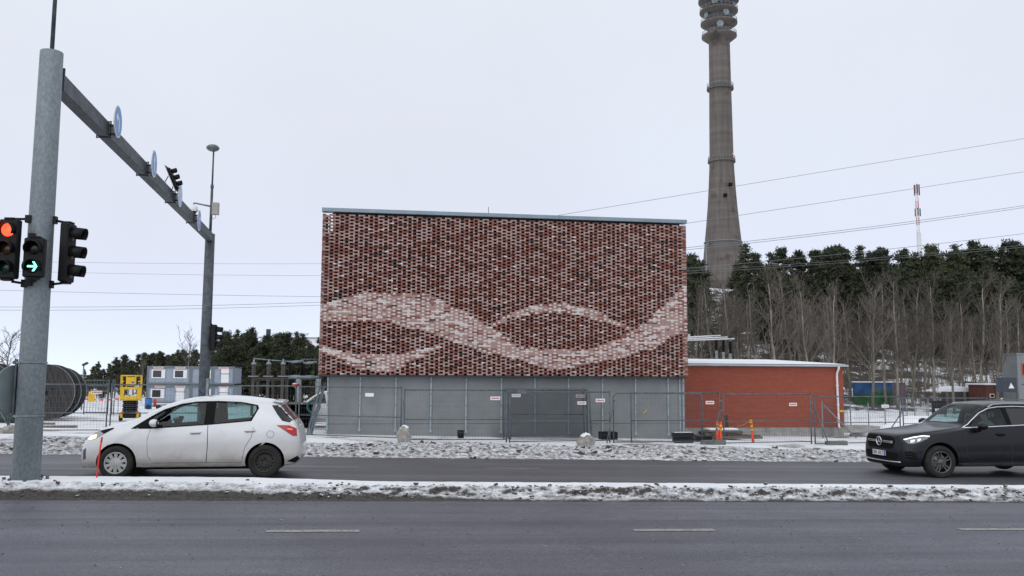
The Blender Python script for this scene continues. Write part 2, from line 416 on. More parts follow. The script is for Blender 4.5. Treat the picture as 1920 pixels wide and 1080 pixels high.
def island_mat():
    m, nt, bs = nodes('snow_over_kerb_dirt'); v = coords(nt)
    sx = N(nt, 'SeparateXYZ'); nt.links.new(v, sx.inputs[0])
    n1 = noise(nt, v, 5.0, 6, .7); n2 = noise(nt, v, 24, 6, .78); n3 = noise(nt, v, .8, 4)
    g = N(nt, 'NewGeometry'); sp = N(nt, 'SeparateXYZ'); nt.links.new(g.outputs['Normal'], sp.inputs[0])
    f = math_(nt, 'MULTIPLY_ADD', n2, .55, math_(nt, 'MULTIPLY', n1, .7))
    f = math_(nt, 'ADD', f, math_(nt, 'MULTIPLY', math_(nt, 'SUBTRACT', sp.outputs['Z'], .82), 1.25))
    # road splash has washed the snow off the lowest hand's breadth by the carriageway
    h = math_(nt, 'SUBTRACT', sx.outputs['Y'], math_(nt, 'MULTIPLY_ADD', n1, .34, math_(nt, 'MULTIPLY_ADD', math_(nt, 'MULTIPLY_ADD', sx.outputs['X'], -.22, .5, clamp=True), .30, 13.78)))
    w = ramp(nt, math_(nt, 'MULTIPLY_ADD', h, 2.0, .25, clamp=True), [(.0, (0, 0, 0)), (.5, (1, 1, 1))])
    f = math_(nt, 'MULTIPLY', f, math_(nt, 'MULTIPLY_ADD', w, .55, .45))
    far = math_(nt, 'MULTIPLY', math_(nt, 'SUBTRACT', sx.outputs['Y'], 14.62), .9, clamp=True)
    f = math_(nt, 'ADD', f, far)
    k = ramp(nt, f, [(.62, (0, 0, 0)), (.92, (1, 1, 1))])
    d = ramp(nt, n2, [(.38, (.010, .009, .008)), (.62, (.085, .071, .062))])
    s = ramp(nt, n3, [(.3, (.76, .77, .79)), (.7, (.86, .87, .885))])
    nt.links.new(mix(nt, k, d, s), bs.inputs['Base Color']); bs.inputs['Roughness'].default_value = .8
    bump(nt, bs, noise(nt, v, 28, 6, .7), .5, .03); return m
tag(link_mesh('traffic_island', grid_mesh('traffic_island', A, B, Zi, island_mat())), kind='structure')

# ---- far verge: bank of ploughed clods with a dusting of snow
def berm_z(x, y):
    edge = 21.25+(fbm(x*.9, x*0+7, 71)-.47)*.35
    t = sst(0, 1, (y-edge)/1.3); bk = 1-sst(23.9, 25.9, y)
    crest = .15+.10*(fbm(x*.5, x*0+2, 77)-.47)*2
    r1 = fbm(x*2.6, y*2.6, 80, 5)-.47; r2 = np.abs(fbm(x*3.7, y*3.7, 90, 4)-.47); r3 = fbm(x*9, y*9, 95, 3)-.43
    return t*(crest*bk+(r1*.13+r2*.15+r3*.12-.02)*(.10+.90*bk))-.04*(1-t)
xs3 = np.arange(-30, 42, .055); ys3 = np.arange(21.0, 26.4, .05); A, B = np.meshgrid(xs3, ys3)
Zb = gz(A, B)+berm_z(A, B)-.15*sst(25.3, 26.3, B)
tag(link_mesh('verge', grid_mesh('verge', A, B, Zb, M['berm'])), kind='structure')

def clod_mesh(pts, name, m):
    rnd = random.Random(4); mb = MB()
    for (x, y, z, r) in pts:
        rot = Matrix.Rotation(rnd.uniform(0, 6.28), 3, 'Z') @ Matrix.Rotation(rnd.uniform(-.5, .5), 3, 'X')
        mb.sphere((x, y, z+r*.15), (r*rnd.uniform(.8, 1.7), r*rnd.uniform(.7, 1.2), r*rnd.uniform(.45, .85)), 6, 4, 0, rot, .28, rnd)
    o = mb.build(name, m)
    for p in o.data.polygons: p.use_smooth = False
    return tag(o, 'scattered frozen dirt clods dusted with snow along the road edges', 'dirt', kind='stuff')
rnd = random.Random(11); pts = []
for _ in range(650):
    x = rnd.uniform(-18, 30); y = rnd.uniform(21.3, 25.0); r = abs(rnd.gauss(.022, .022))+.012
    pts.append((x, y, float(gz(x, y)+berm_z(np.array([x]), np.array([y]))[0]), min(r, .085)))
for _ in range(620):
    x = rnd.uniform(-1.6, 16) if rnd.random() < .85 else rnd.uniform(-8, 0); y = 14.0+abs(rnd.gauss(.38, .28)); r = abs(rnd.gauss(.011, .012))+.006
    if y > 15.3: continue
    pts.append((x, y, float(base_z(x)-.05*sst(12, 16, y)+island_z(np.array([x]), np.array([y]))[0]), min(r, .045)))
for (px, py) in ((1436, 912), (1370, 905), (1285, 915), (1885, 905), (1232, 920), (930, 922), (1540, 908), (1668, 903), (780, 902), (108, 905)):
    p = spot(px, py, 14.5); pts.append((p.x, 14.5, float(base_z(p.x)+island_z(np.array([p.x]), np.array([14.5]))[0]), .04))
for _ in range(420):   # grit thrown onto the near lane
    x = rnd.uniform(-5, 12); y = rnd.uniform(7.5, 13.8); pts.append((x, y, float(base_z(x)), rnd.uniform(.004, .010)))
clod_mesh(pts, 'dirt_clods', M['clod'])
# ================================================================== perforated brick building
FY = 33.7; FX0, FX1, FZ0, FZ1 = -2.18, 12.31, 1.955, 8.30
def brick_mat(name, a, b, rough=.85):
    return mat(name, a, rough, col2=b, sc=14, bmp=.4, bsc=60, lo=.3, hi=.7, bd=.006)
BR = [brick_mat('brick_dusty_pink', (.34, .21, .185), (.42, .28, .25)),
      brick_mat('brick_red', (.185, .066, .046), (.245, .09, .064)),
      brick_mat('brick_brown', (.085, .046, .040), (.125, .066, .058)),
      brick_mat('brick_charcoal', (.035, .032, .030), (.065, .058, .054)),
      brick_mat('brick_cream', (.56, .50, .47), (.68, .63, .60)),
      brick_mat('brick_salmon', (.20, .095, .077), (.26, .13, .108)), brick_mat('raked_mortar', (.13, .09, .082), (.19, .135, .125)), brick_mat('pale_mortar', (.34, .26, .235), (.42, .33, .305)), brick_mat('brick_lit_jamb', (.39, .31, .295), (.48, .40, .385))]  # the last one paints light onto the opening jambs
A_up = [(-2.25, 4.57), (-1.4, 4.83), (-0.33, 5.11), (1.64, 5.11), (2.43, 4.8), (3.16, 4.48), (4.01, 3.97), (4.66, 3.65), (5.4, 3.08), (6.42, 3.01), (8.3, 2.99), (9.12, 3.31), (9.8, 3.64), (10.58, 4.05), (11.14, 4.62), (11.84, 5.3), (12.41, 5.74)]
A_lo = [(-2.23, 4.0), (-0.3, 3.99), (0.46, 3.96), (1.09, 3.79), (2.05, 3.62), (2.72, 3.32), (3.36, 3.1), (4.33, 2.8), (5.4, 2.58), (5.95, 2.42), (6.61, 2.22), (7.42, 2.25), (8.36, 2.48), (9.45, 2.64), (10.02, 2.85), (10.83, 3.03), (11.25, 3.27), (11.75, 3.6), (12.37, 3.82)]
B_up = [(4.43, 4.0), (4.74, 4.17), (5.39, 4.48), (6.07, 4.72), (6.95, 4.84), (7.61, 4.75), (8.37, 4.57), (9.13, 4.24), (10.0, 3.89)]
B_lo = [(4.43, 3.86), (5.14, 4.22), (6.07, 4.38), (6.95, 4.46), (7.7, 4.39), (8.5, 4.19), (9.46, 3.95), (10.0, 3.81)]
C_up = [(-2.22, 3.04), (-1.59, 2.92), (-1.09, 2.79), (-0.47, 2.71), (0.49, 2.72), (1.17, 2.83), (1.94, 3.02), (2.57, 3.23)]
C_lo = [(-2.22, 2.8), (-1.64, 2.66), (-1.08, 2.37), (-0.58, 2.15), (0.18, 2.07), (0.68, 2.12), (1.18, 2.45), (1.56, 2.63), (2.21, 2.94), (2.57, 3.19)]
def lut(l): return [p[0] for p in l], [p[1] for p in l]
def in_band(x, z):
    for up, lo in ((A_up, A_lo), (B_up, B_lo), (C_up, C_lo)):
        if up[0][0] <= x <= up[-1][0] and np.interp(x, *lut(lo)) <= z <= np.interp(x, *lut(up)): return True
    return False

bld = thing('brick_screen_building', 'tall concrete building hung with a perforated brick screen of pale wave bands', 'building', (FX0, FY, 0))
W = FX1-FX0; PITCH_Z = .0652; HOLE = .118; LB = .2515; BH = .0505; PER = .3695; DEP = .115
n_course = int((FZ1-.155-FZ0)/PITCH_Z)
rnd = random.Random(3)
def cx_single(p, q): return (p+q)/2 >= 1.15
def unit_brick(l, name, m, bh):
    b = MB(); b.box((0, DEP/2, 0), (l, DEP, bh)); return b.mesh(name, m)
single = {}
stuff = MB(); n_single = 0
for k in range(n_course):
    z = FZ0+PITCH_Z*(k+.5); off = 0 if k % 2 == 0 else PER/2
    x = -PER+off
    while x < W+.1:
        a, b = x+HOLE/2, x+HOLE/2+LB
        items = []
        if b > 0 and a < W: items.append((max(a, 0), min(b, W), False))
        hc = x
        if -HOLE/2 < hc < W+HOLE/2:
            if in_band(hc+FX0, z) or hc < HOLE*.7 or hc > W-HOLE*.7: items.append((max(0, hc-HOLE/2+.006), min(W, hc+HOLE/2-.006), True))
        for (p, q, head) in items:
            if q-p < .02: continue
            t = rnd.random(); band = in_band((p+q)/2+FX0, z)
            if head and not band: mi = 0 if t < .5 else 1
            elif head: mi = 4 if t < .80 else (0 if t < .95 else 5)
            elif band: mi = 0 if t < .60 else 5 if t < .76 else 1 if t < .87 else 4 if t < .985 else 3
            else: mi = 1 if t < .36 else 0 if t < .72 else 2 if t < .78 else 5 if t < .95 else 3 if t < .972 else 4
            if mi == 4 and not head and not band:   # pale bricks are mostly laid as halves
                h_ = (q-p)*.46; o_ = rnd.random() < .5
                for (pp, qq, m2) in ((p, p+h_, 4 if o_ else 0), (p+h_, q, 0 if o_ else 4)):
                    stuff.box(((pp+qq)/2, DEP/2, z), (qq-pp-.004, DEP, BH), mat=m2)
                continue
            if not head and not band and q-p > .2 and cx_single(p, q) and rnd.random() < .32:   # lit jamb right of the opening, painted as a pale brick end
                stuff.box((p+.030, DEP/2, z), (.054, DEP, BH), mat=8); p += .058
            l = q-p-.004; yy = rnd.uniform(-.004, .004); cx = (p+q)/2; bh = .0605 if band else BH
            if n_single < 300 and cx < 1.15:
                key = (round(l, 3), mi, bh)
                if key not in single: single[key] = unit_brick(l, 'brick', BR[mi], bh)
                link_mesh('brick', single[key], bld, (cx, yy, z)); n_single += 1
            else:
                stuff.box((cx, yy+DEP/2, z), (l, DEP, bh), mat=mi)
            # a brick laid at the end of a band often leaves a pale header end showing
            # bed joint on top of this brick: raked mortar where the next course bears on it
        if 0 <= x+HOLE/2 and x+HOLE/2+LB <= W:
            ov = (LB-HOLE)/2
            for xc in (x+HOLE/2+ov/2, x+HOLE/2+LB-ov/2):
                if k < n_course-1: stuff.box((xc, DEP/2+.0025, z+PITCH_Z/2), (ov-.002, DEP-.005, PITCH_Z-BH), mat=rnd.choice((0, 0, 1, 6)) if not in_band(xc+FX0, z) else rnd.choice((0, 0, 5, 7)))
        if in_band(x+FX0, z) and -.1 < x < W+.1: mx0, mx1 = max(.004, x-PER/2), min(W-.004, x+PER/2); stuff.box(((mx0+mx1)/2, DEP/2+.006, z), (mx1-mx0, DEP-.016, PITCH_Z-.0004), mat=7)
        x += PER
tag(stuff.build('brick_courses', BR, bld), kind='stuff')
# steel angle under the screen, zinc coping over it
MB().box((W/2, .06, FZ0-.035), (W, .16, .05)).build('steel_lintel', M['steel_dk'], bld)
cp = MB(); cp.box((W/2, .11, FZ1-.065), (W+.06, .34, .15), bev=.012); cp.build('coping', M['coping'], bld)
lr = spot(916, 388, 36); MB().cyl((lr.x-FX0, 2.3, 7.9), (lr.x-FX0, 2.3, lr.z), .012, n=6).build('lightning_rod', M['galv_dark'], bld)
# the house itself
g0 = -.55
MB().box((W/2+.10+.06, .35+4.2, (1.93+g0)/2), (W-.38, 8.4, 1.93-g0)).build('concrete_wall', M['conc'], bld)
u = MB(); u.box((W/2+.165, .40+4.0, (1.94+8.12)/2), (W-.43, 8.0, 8.12-1.94)); u.build('upper_wall', M['dark'], bld)
u = MB(); u.box((.10, .42, 4.95), (.19, .10, 6.3)); u.build('screen_post', M['steel_dk'], bld)
u = MB(); u.box((W-.14, .42, 5.0), (.29, .03, 6.2)); u.build('closure_sheet', M['dark'], bld)
u = MB(); u.box((.29, .44, (1.94+7.42)/2), (.30, .03, 7.42-1.94)); u.build('closure_sheet', M['dark'], bld)
u = MB(); u.box((W/2, .30, 1.90), (W-.2, .46, .035)); u.build('soffit', M['steel_dk'], bld)
MB().box((W/2+.1, 4.4, 8.16), (W-.5, 8.1, .10)).build('roof', M['steel_dk'], bld)
for i, xx in enumerate((-1.83, -.62, .73, 2.07, 3.43, 4.81, 6.14, 7.48, 8.86, 10.22, 11.57, 12.06, 12.2)):
    p = MB(); zb = -.30-.018*xx
    p.box((xx-FX0, .318, (1.88+zb+.12)/2), (.055, .05, 1.88-zb-.12), bev=.006)
    p.box((xx-FX0, .335, zb+.16), (.11, .03, .10))
    for zz in (.35, .8, 1.25, 1.7): p.box((xx-FX0, .291, zz), (.02, .008, .05), mat=1)
    p.build('wall_rail', [M['galv_br'], M['steel_dk']], bld)
# recessed panel joints in the concrete show as separate slabs
pl = MB()
for z in (.10,): pl.box((W/2+.16, .3475, z), (W-.42, .006, .012))
pl.build('panel_joint', M['steel_dk'], bld)

# ================================================================== low red brick house
HY = 38.5; HX0, HX1 = 12.6, 21.66
hz1 = 2.47
house = thing('low_brick_house', 'long low red brick house with a snow covered white roof edge', 'house', (HX0, HY, 0))
WL = HX1-HX0
HB = [mat('wall_brick_red', (.29, .066, .036), .8, col2=(.345, .086, .05), sc=16, bmp=.3, bd=.005), mat('wall_brick_deep_red', (.275, .062, .035), .8, col2=(.33, .081, .047), sc=16, bmp=.3, bd=.005), mat('wall_brick_orange_red', (.305, .074, .041), .8, col2=(.36, .094, .054), sc=16, bmp=.3, bd=.005)]
mort = mat('red_mortar', (.22, .085, .06), .9, col2=(.27, .11, .08), sc=20)
MB().box((WL/2, 3.6, (hz1-.34)/2), (WL-.03, 7.2-.03, hz1+.34-.02)).build('mortar_core', mort, house)
hs = MB(); n_single = 0; rnd = random.Random(8); mm = {}
BLh, CP = .25, .0755
for k in range(int((hz1+.32)/CP)):
    z = -.32+CP*(k+.5)
    if z+.04 > hz1: break
    x = -(.13 if k % 2 else 0)
    while x < WL-.01:
        a, b = max(0, x), min(WL, x+BLh); x += BLh+.010
        if b-a < .03: continue
        cx = (a+b)/2; mi = rnd.choice((0, 0, 0, 1, 1, 2)); yy = rnd.uniform(-.003, .003)
        if n_single < 300 and a > 1.6 and a < 3.9:
            key = (round(b-a, 3), mi)
            if key not in mm:
                q = MB(); q.box((0, .05, 0), (b-a, .1, .066)); mm[key] = q.mesh('brick', HB[mi])
            link_mesh('brick', mm[key], house, (cx, yy, z)); n_single += 1
        else: hs.box((cx, yy+.05, z), (b-a, .1, .066), mat=mi)
    # right-hand gable wall
    y = .105-(.06 if k % 2 else 0)
    while y < 7.1:
        hs.box((WL-.05+rnd.uniform(-.003, .003), y+.125, z), (.1, .24, .066), mat=rnd.choice((0, 0, 1, 2))); y += .26
tag(hs.build('brick_courses', HB, house), kind='stuff')
pl = MB(); pl.box((WL/2, 3.62, -.56), (WL-.06, 7.16, .48)); pl.build('plinth', M['conc2'], house)
pl = MB()
for xx in np.arange(1.0, WL, 2.1): pl.box((xx, .0375, -.45), (.012, .006, .27))
pl.build('plinth_joint', M['steel_dk'], house)
rf = MB(); sl_ = .045
def roofslab(z0, z1, y0, y1, x0, x1):
    return [(x0, y0, z0), (x1, y0, z0), (x1, y1, z0+(y1-y0)*sl_), (x0, y1, z0+(y1-y0)*sl_), (x0, y0, z1), (x1, y0, z1), (x1, y1, z1+(y1-y0)*sl_), (x0, y1, z1+(y1-y0)*sl_)]
BX = [(0, 3, 2, 1), (4, 5, 6, 7), (0, 1, 5, 4), (1, 2, 6, 5), (2, 3, 7, 6), (3, 0, 4, 7)]
rf.add(roofslab(hz1, hz1+.08, -.22, 7.6, -.1, WL+.16), BX); roof = rf.build('roof', M['white'], house)
sn = MB(); rnd = random.Random(2); nx_, ny_ = 60, 8; vs_ = []
for j in range(ny_+1):
    for i in range(nx_+1):
        e = min(i, nx_-i, 2)/2*min(j, 1.0); xx = -.09+(WL+.22)*i/nx_; yy = -.20+7.7*j/ny_
        vs_.append((xx, yy, hz1+.085+(yy+.22)*sl_+(.02+.035*min(1, (j*1.0+.35)))*(.4+.6*min(1, e+.3))+rnd.uniform(-.004, .006)))
sn.add(vs_, [(j*(nx_+1)+i, j*(nx_+1)+i+1, (j+1)*(nx_+1)+i+1, (j+1)*(nx_+1)+i) for j in range(ny_) for i in range(nx_)], smooth=True)
k0 = len(sn.v); sn.add([(v[0], v[1], hz1+.081) for v in vs_[:nx_+1]]+vs_[:nx_+1], [(i, i+1, nx_+2+i, nx_+1+i) for i in range(nx_)], smooth=True)
sn.build('snow_layer', M['snow_cap'], roof)
gt = MB(); gt.box((WL/2+.03, -.245, hz1+.045), (WL+.26, .05, .075), bev=.012); gt.build('gutter', mat('pale_fascia', (.46, .49, .53), .5, col2=(.52, .55, .59), sc=2), house)
MB().box((WL/2+.03, -.25, hz1+.093), (WL+.28, .06, .016)).build('eave_shadow_line', M['steel_dk'], house)  # dark strip standing in for the shadow gap above the gutter
dp = MB(); dx = 21.34-HX0
dp.tube([(dx, -.22, hz1+.02), (dx, -.20, hz1-.10), (dx-.03, -.09, hz1-.30), (dx-.03, -.07, hz1-.45), (dx-.01, -.07, -.28), (dx-.01, -.14, -.38)], .052, 10)
for zz in (1.6, .7, -.05): dp.box((dx-.015, -.04, zz), (.13, .10, .03))
dpo = dp.build('downpipe', M['white'], house)
MB().box((dx+.09, -.13, .41), (.24, .02, .085), bev=.004).build('marker_tag', M['yellow'], dpo)
cn = MB(); cn.prism([(0, 0), (0, .62), (.55, .38), (.55, 0)], (WL+.002, 1.2, 1.25), (1, 0, 0), (0, 0, 1), -1.2)
cno = cn.build('door_canopy', M['white'], house)
cl = MB(); cl.lathe([(.0, 0), (.05, .01), (.07, .05), (.05, .09), (0, .10)], (WL+.56, 1.1, 1.45), (1, 0, 0), 10); cl.build('canopy_lamp', M['white'], cno)
MB().box((WL+.95, .75, -.46), (1.9, 1.2, .30), bev=.02).build('landing', M['conc2'], house)
# ================================================================== traffic gantry, signs and signals
NP = Vector((-5.43, 15.0, 0)); FP = Vector((-6.0, 32.2, 0))
npz = GZ(NP.x, NP.y)+.16; fpz = GZ(FP.x, FP.y)-.1
gan = thing('traffic_gantry', 'galvanised steel traffic gantry, thick pole with a box beam reaching over the road', 'gantry', (NP.x, NP.y, npz))
L0 = Vector((NP.x, NP.y, npz)); bz = 6.80-npz
dirb = (FP-NP); Lb = dirb.length; dirb = dirb.normalized(); rotb = Matrix.Rotation(math.atan2(dirb.x, dirb.y)*-1, 3, 'Z')
m = MB(); m.lathe([(0, 0), (.205, 0), (.197, 2.2), (.187, 4.5), (.176, 7.19-npz), (.172, 7.197-npz), (0, 7.197-npz)], n=32); m.build('pole', M['galv_pole'], gan)
m = MB(); m.lathe([(0, -.06), (.36, -.06), (.36, .02), (.21, .02)], n=28, smooth=False)
for a in range(8):
    q = a*math.pi/4+.3; m.cyl((.30*math.cos(q), .30*math.sin(q), .0), (.30*math.cos(q), .30*math.sin(q), .075), .028, n=6)
m.build('base_plate', M['galv_dark'], gan)
for zz in (1.02, 1.86):
    m = MB(); m.lathe([(.209, -.012), (.215, -.012), (.215, .012), (.209, .012)], (0, 0, zz), n=24)
    m.box((-.15, -.15, zz), (.06, .05, .035)); m.build('strap', M['galv'], gan)
m = MB(); m.cyl((0, .0, 7.1-npz), (.0, 0, 10.6-npz), .035, .028, n=10); m.build('top_mast', M['galv_dark'], gan)
m = MB(); a0 = dirb*.19; a1 = dirb*(Lb-.12)
mid = (a0+a1)/2; mid.z = bz
m.box(mid, (.22, (a1-a0).length, .30), rotb, bev=.012); beam = m.build('beam', M['galv_dark'], gan)
m = MB(); q = dirb*.20; q.z = bz; m.box(q, (.32, .03, .40), rotb)
for sx in (-.12, .12):
    for sz in (-.15, .15):
        b0 = q+rotb @ Vector((sx, .01, sz)); m.cyl(b0, b0+dirb*.03, .018, n=6)
m.build('flange', M['galv_dark'], beam)
fl = FP-NP; fl.z = 0
m = MB(); m.lathe([(0, fpz-npz), (.19, fpz-npz), (.175, 3.5), (.165, 6.93-npz), (0, 6.94-npz)], fl, n=20); m.build('pole', M['galv_dark'], gan)
m = MB(); m.box(fl+Vector((.10, -.14, 1.15-npz+.2)), (.16, .03, .9)); m.build('cable_hatch', M['galv'], gan)

# ---- thin sensor mast with its lamp head, cabinet and dome camera on the far pole
mt = thing('sensor_mast', 'slim mast with a lamp head standing on top of the far gantry pole', 'mast', (FP.x, FP.y, 6.95))
h = 10.05-6.95
m = MB(); m.cyl((0, 0, 0), (0, 0, h*.55), .05, .045, n=10); m.cyl((0, 0, h*.55), (0, 0, h), .032, .028, n=10); m.cyl((0, 0, h*.53), (0, 0, h*.57), .056, n=10); m.build('mast_tube', M['galv_dark'], mt)
m = MB(); m.sphere((-.03, 0, h+.02), (.23, .23, .13), 18, 10); m.lathe([(.225, -.015), (.235, 0), (.225, .015)], (-.03, 0, h+.02), n=20); m.build('lamp_head', mat('lamp_dome', (.08, .09, .09), .25, col2=(.16, .18, .18), sc=6), mt)
cb = thing('junction_box', 'grey equipment box strapped to the slim mast', 'box', (FP.x+.16, FP.y-.05, 7.62))
m = MB(); m.box((0, 0, .22), (.24, .16, .44), bev=.012); m.box((0, -.085, .22), (.18, .01, .36)); m.build('case', mat('beige_box', (.33, .32, .29), .6, col2=(.40, .39, .36), sc=4), cb)
m = MB(); m.tube([(.0, 0, 0), (.02, 0, -.10), (-.06, 0, -.16), (-.11, 0, -.10)], .008, 5); m.build('cable', M['black'], cb)
cm = thing('dome_camera', 'white dome surveillance camera hanging from a short arm on the slim mast', 'camera', (FP.x, FP.y-.02, 7.93))
m = MB(); m.tube([(-.03, 0, 0), (-.58, 0, .10), (-.62, 0, .06)], .032, 8); m.build('arm', M['galv'], cm)
m = MB(); m.lathe([(0, .08), (.05, .07), (.14, .0), (.15, -.13), (.13, -.16)], (-.60, 0, -.05), n=16); m.build('camera_housing', M['white'], cm)
m = MB(); m.sphere((-.60, 0, -.205), (.11, .11, .11), 14, 8); m.build('dome', M['blackm'], cm)

# ---- round blue direction signs clamped along the beam
def arc(c, r, a0, a1, n=10): return [(c[0]+r*math.cos(a0+(a1-a0)*k/n), c[1]+r*math.sin(a0+(a1-a0)*k/n)) for k in range(n+1)]
def ribbon(path, w):
    L, Rr = [], []
    for i, p in enumerate(path):
        a = path[max(0, i-1)]; b = path[min(len(path)-1, i+1)]; d = Vector((b[0]-a[0], b[1]-a[1])).normalized()
        L.append((p[0]-d.y*w/2, p[1]+d.x*w/2)); Rr.append((p[0]+d.y*w/2, p[1]-d.x*w/2))
    return L+Rr[::-1]
ARROWS = {
 'ahead': [[(-.035, -.2), (.035, -.2), (.035, .06), (-.035, .06)], [(-.11, .05), (.11, .05), (0, .22)]],
 'left': [ribbon([(.07, -.2), (.07, -.02)]+arc((-.02, -.02), .09, 0, math.pi/2, 6)+[(-.06, .07)], .065), [(-.05, .17), (-.05, -.03), (-.20, .07)]],
 'right': [ribbon([(-.07, -.2), (-.07, -.02)]+arc((.02, -.02), .09, math.pi, math.pi/2, 6)+[(.06, .07)], .065), [(.05, .17), (.05, -.03), (.20, .07)]]}
sign_nrm = Vector((1, .05, 0)).normalized()
def round_sign(px, py, Yp, label, arrow, blue, rad=.325):
    for _ in range(12):   # slide along the beam to where the photograph shows it
        t = (Yp-NP.y)/(FP.y-NP.y); bx = NP.x+(FP.x-NP.x)*t; p = spot(px, py, Yp); Yp *= (bx+.25)/p.x if p.x < 0 else 1
    p = spot(px, py, Yp)
    r = thing('direction_sign', label, 'road sign', (bx+.12, Yp, p.z-rad), group='blue signs along the gantry beam')
    n = sign_nrm; ux = Vector((-n.y, n.x, 0)); uz = Vector((0, 0, 1)); o = Vector((.14, 0, rad))
    m = MB(); m.lathe([(0, -.008), (rad, -.008), (rad, .008), (rad-.02, .010)], o, n, 32, smooth=False); m.lathe([(rad-.02, .010), (rad-.022, .008)], o, n, 32); m.build('sign_rim', M['white'], r)
    m = MB(); m.lathe([(0, .009), (rad-.022, .009)], o, n, 32); pl = m.build('sign_face', blue, r)
    m = MB()
    for poly in ARROWS[arrow]: m.prism([(a, b) for a, b in poly], o+n*.0105, ux, uz, .002)
    m.build('arrow', M['white'], pl)
    m = MB()
    m.box((.115, 0, rad), (.03, .10, .62)); zb = 6.80-(p.z-rad)
    for dz in (-.09, .09): m.box((.06, 0, zb+dz), (.12, .05, .04))
    m.box((.115, 0, (zb+rad)/2), (.02, .08, abs(zb-rad)+.2))
    for sx in (-.245, .012): m.box((sx, 0, zb), (.014, .05, .36))
    for sz in (-.165, .165): m.box((-.116, 0, zb+sz), (.27, .05, .014))
    m.build('bracket', M['steel_dk'], r); return r
round_sign(220, 228, 19.2, 'round blue sign with a white left turn arrow, nearest on the gantry beam', 'left', M['blue'])
round_sign(288, 307, 22.1, 'round blue sign with a straight white arrow, second along the gantry beam', 'ahead', M['blue'])
round_sign(337, 366, 25.0, 'pale round sign just behind the hanging signal on the gantry beam', 'ahead', M['blue_lt'])
round_sign(373, 413, 27.6, 'small dark blue sign with a right turn arrow at the far end of the beam', 'right', M['blue_dk'])

# ---- traffic lights
LENS = {'red_on': mat('lit_red_lens', (.5, .02, .01), .3, emit=(1, .05, .02), es=4.0), 'red': mat('dark_red_lens', (.05, .006, .006), .15), 'amber': mat('dark_amber_lens', (.035, .014, .003), .15), 'green': mat('dark_green_lens', (.003, .02, .014), .15),
        'green_on': mat('lit_green_arrow', (.2, 1, .7), .3, emit=(.15, 1, .62), es=3.5), 'blk': mat('black_lens', (.004, .004, .004), .2)}
def signal(name, label, pos, nrm, lamps, pitch=.30, arrow=None, mounts=(), plate=False, visor=.22, scale=1.):
    """a signal head; pos = centre of the back of the case"""
    n = Vector(nrm).normalized(); ux = Vector((-n.y, n.x, 0)); k = len(lamps); H_ = pitch*k+.04
    r = thing(name, label, 'traffic light', (pos[0], pos[1], pos[2]-H_/2))
    r.scale = (scale,)*3
    rz = Matrix(((ux.x, n.x, 0), (ux.y, n.y, 0), (0, 0, 1)))   # columns: sideways, forward
    def T(a, f, z): return rz @ Vector((a, f, z))
    m = MB(); m.box(T(0, .07, H_/2), (.30, .14, H_), rz, bev=.02)
    m.box(T(0, .07, H_+.015), (.16, .12, .03), rz, bev=.006); m.box(T(0, .07, -.015), (.16, .12, .03), rz, bev=.006); case = m.build('case', M['black'], r)
    if plate:
        m = MB(); m.box(T(0, .02, H_/2), (.62, .012, H_+.30), rz); m.build('backing_board', M['black'], r)
        m = MB()
        for (w, h, x, z) in ((.64, .03, 0, H_/2+(H_+.30)/2), (.64, .03, 0, H_/2-(H_+.30)/2), (.03, H_+.33, .31, H_/2), (.03, H_+.33, -.31, H_/2)): m.box(T(x, .02, z), (w, .02, h), rz)
        m.build('board_edge', M['white'], r)
    for i, l in enumerate(lamps):
        z = H_-.02-pitch*(i+.5)
        m = MB(); m.lathe([(0, .03), (.05, .026), (.09, .012), (.105, 0)], T(0, .14, z), n, 20); ln = m.build('lens', LENS[l], r)
        if arrow == i:
            a = MB(); o = T(0, .1745, z); s_ = -1  # arrow pointing to the viewer's right
            uu = ux
            a.prism([(-.07, -.014), (.03, -.014), (.03, .014), (-.07, .014)], o, uu, (0, 0, 1), .003)
            a.prism([(.0, .075), (.03, .075), (.075, 0), (.03, -.075), (.0, -.075), (.042, 0)], o, uu, (0, 0, 1), .003)
            a.build('arrow', LENS['green_on'], ln)
        m = MB(); nn = 18; vs_ = []; fs_ = []
        for j in range(nn+1):
            t = -math.pi*.18+math.pi*1.36*j/nn; ca, sa = math.cos(t), math.sin(t); ln_ = visor*(.80+.20*max(0, (sa+.5)/1.5))
            for (rr, ff) in ((.122, .13), (.118, .14+ln_), (.112, .14+ln_), (.115, .13)):
                vs_.append(T(ca*rr, ff, z+sa*rr-(ff-.13)*.10))
        for j in range(nn):
            for q in range(4): fs_.append((j*4+q, (j+1)*4+q, (j+1)*4+(q+1) % 4, j*4+(q+1) % 4))
        m.add(vs_, fs_, 0, True); m.build('visor', M['black'], r)
    for (a, b) in mounts:
        m = MB(); m.tube([Vector(q)-r.location for q in (a, b)], .02, 8); m.box(Vector(b)-r.location, (.09, .09, .12)); m.build('mounting_arm', M['black'], r)
    return r
pc = NP
p = spot(20, 468, 14.72); q = (p.x, 14.75, p.z)
signal('traffic_light', 'black traffic light with its red lamp lit, left of the thick pole', q, (-.10, -1, 0), ['red_on', 'amber', 'green'], visor=.15, mounts=(((q[0]+.02, q[1]+.02, q[2]+.50), (pc.x-.14, pc.y-.14, q[2]+.52)), ((q[0]+.02, q[1]+.02, q[2]-.50), (pc.x-.14, pc.y-.14, q[2]-.52))))
p = spot(66, 484, 14.6); q = (p.x, 14.64, p.z)
signal('traffic_light', 'small black two lamp signal showing a green right arrow on the thick pole', q, (.06, -1, 0), ['blk', 'blk'], .29, arrow=1, visor=.17, mounts=(((q[0], q[1]+.05, q[2]+.34), (pc.x-.05, pc.y-.20, q[2]+.36)), ((q[0], q[1]+.05, q[2]-.34), (pc.x-.05, pc.y-.20, q[2]-.36))))
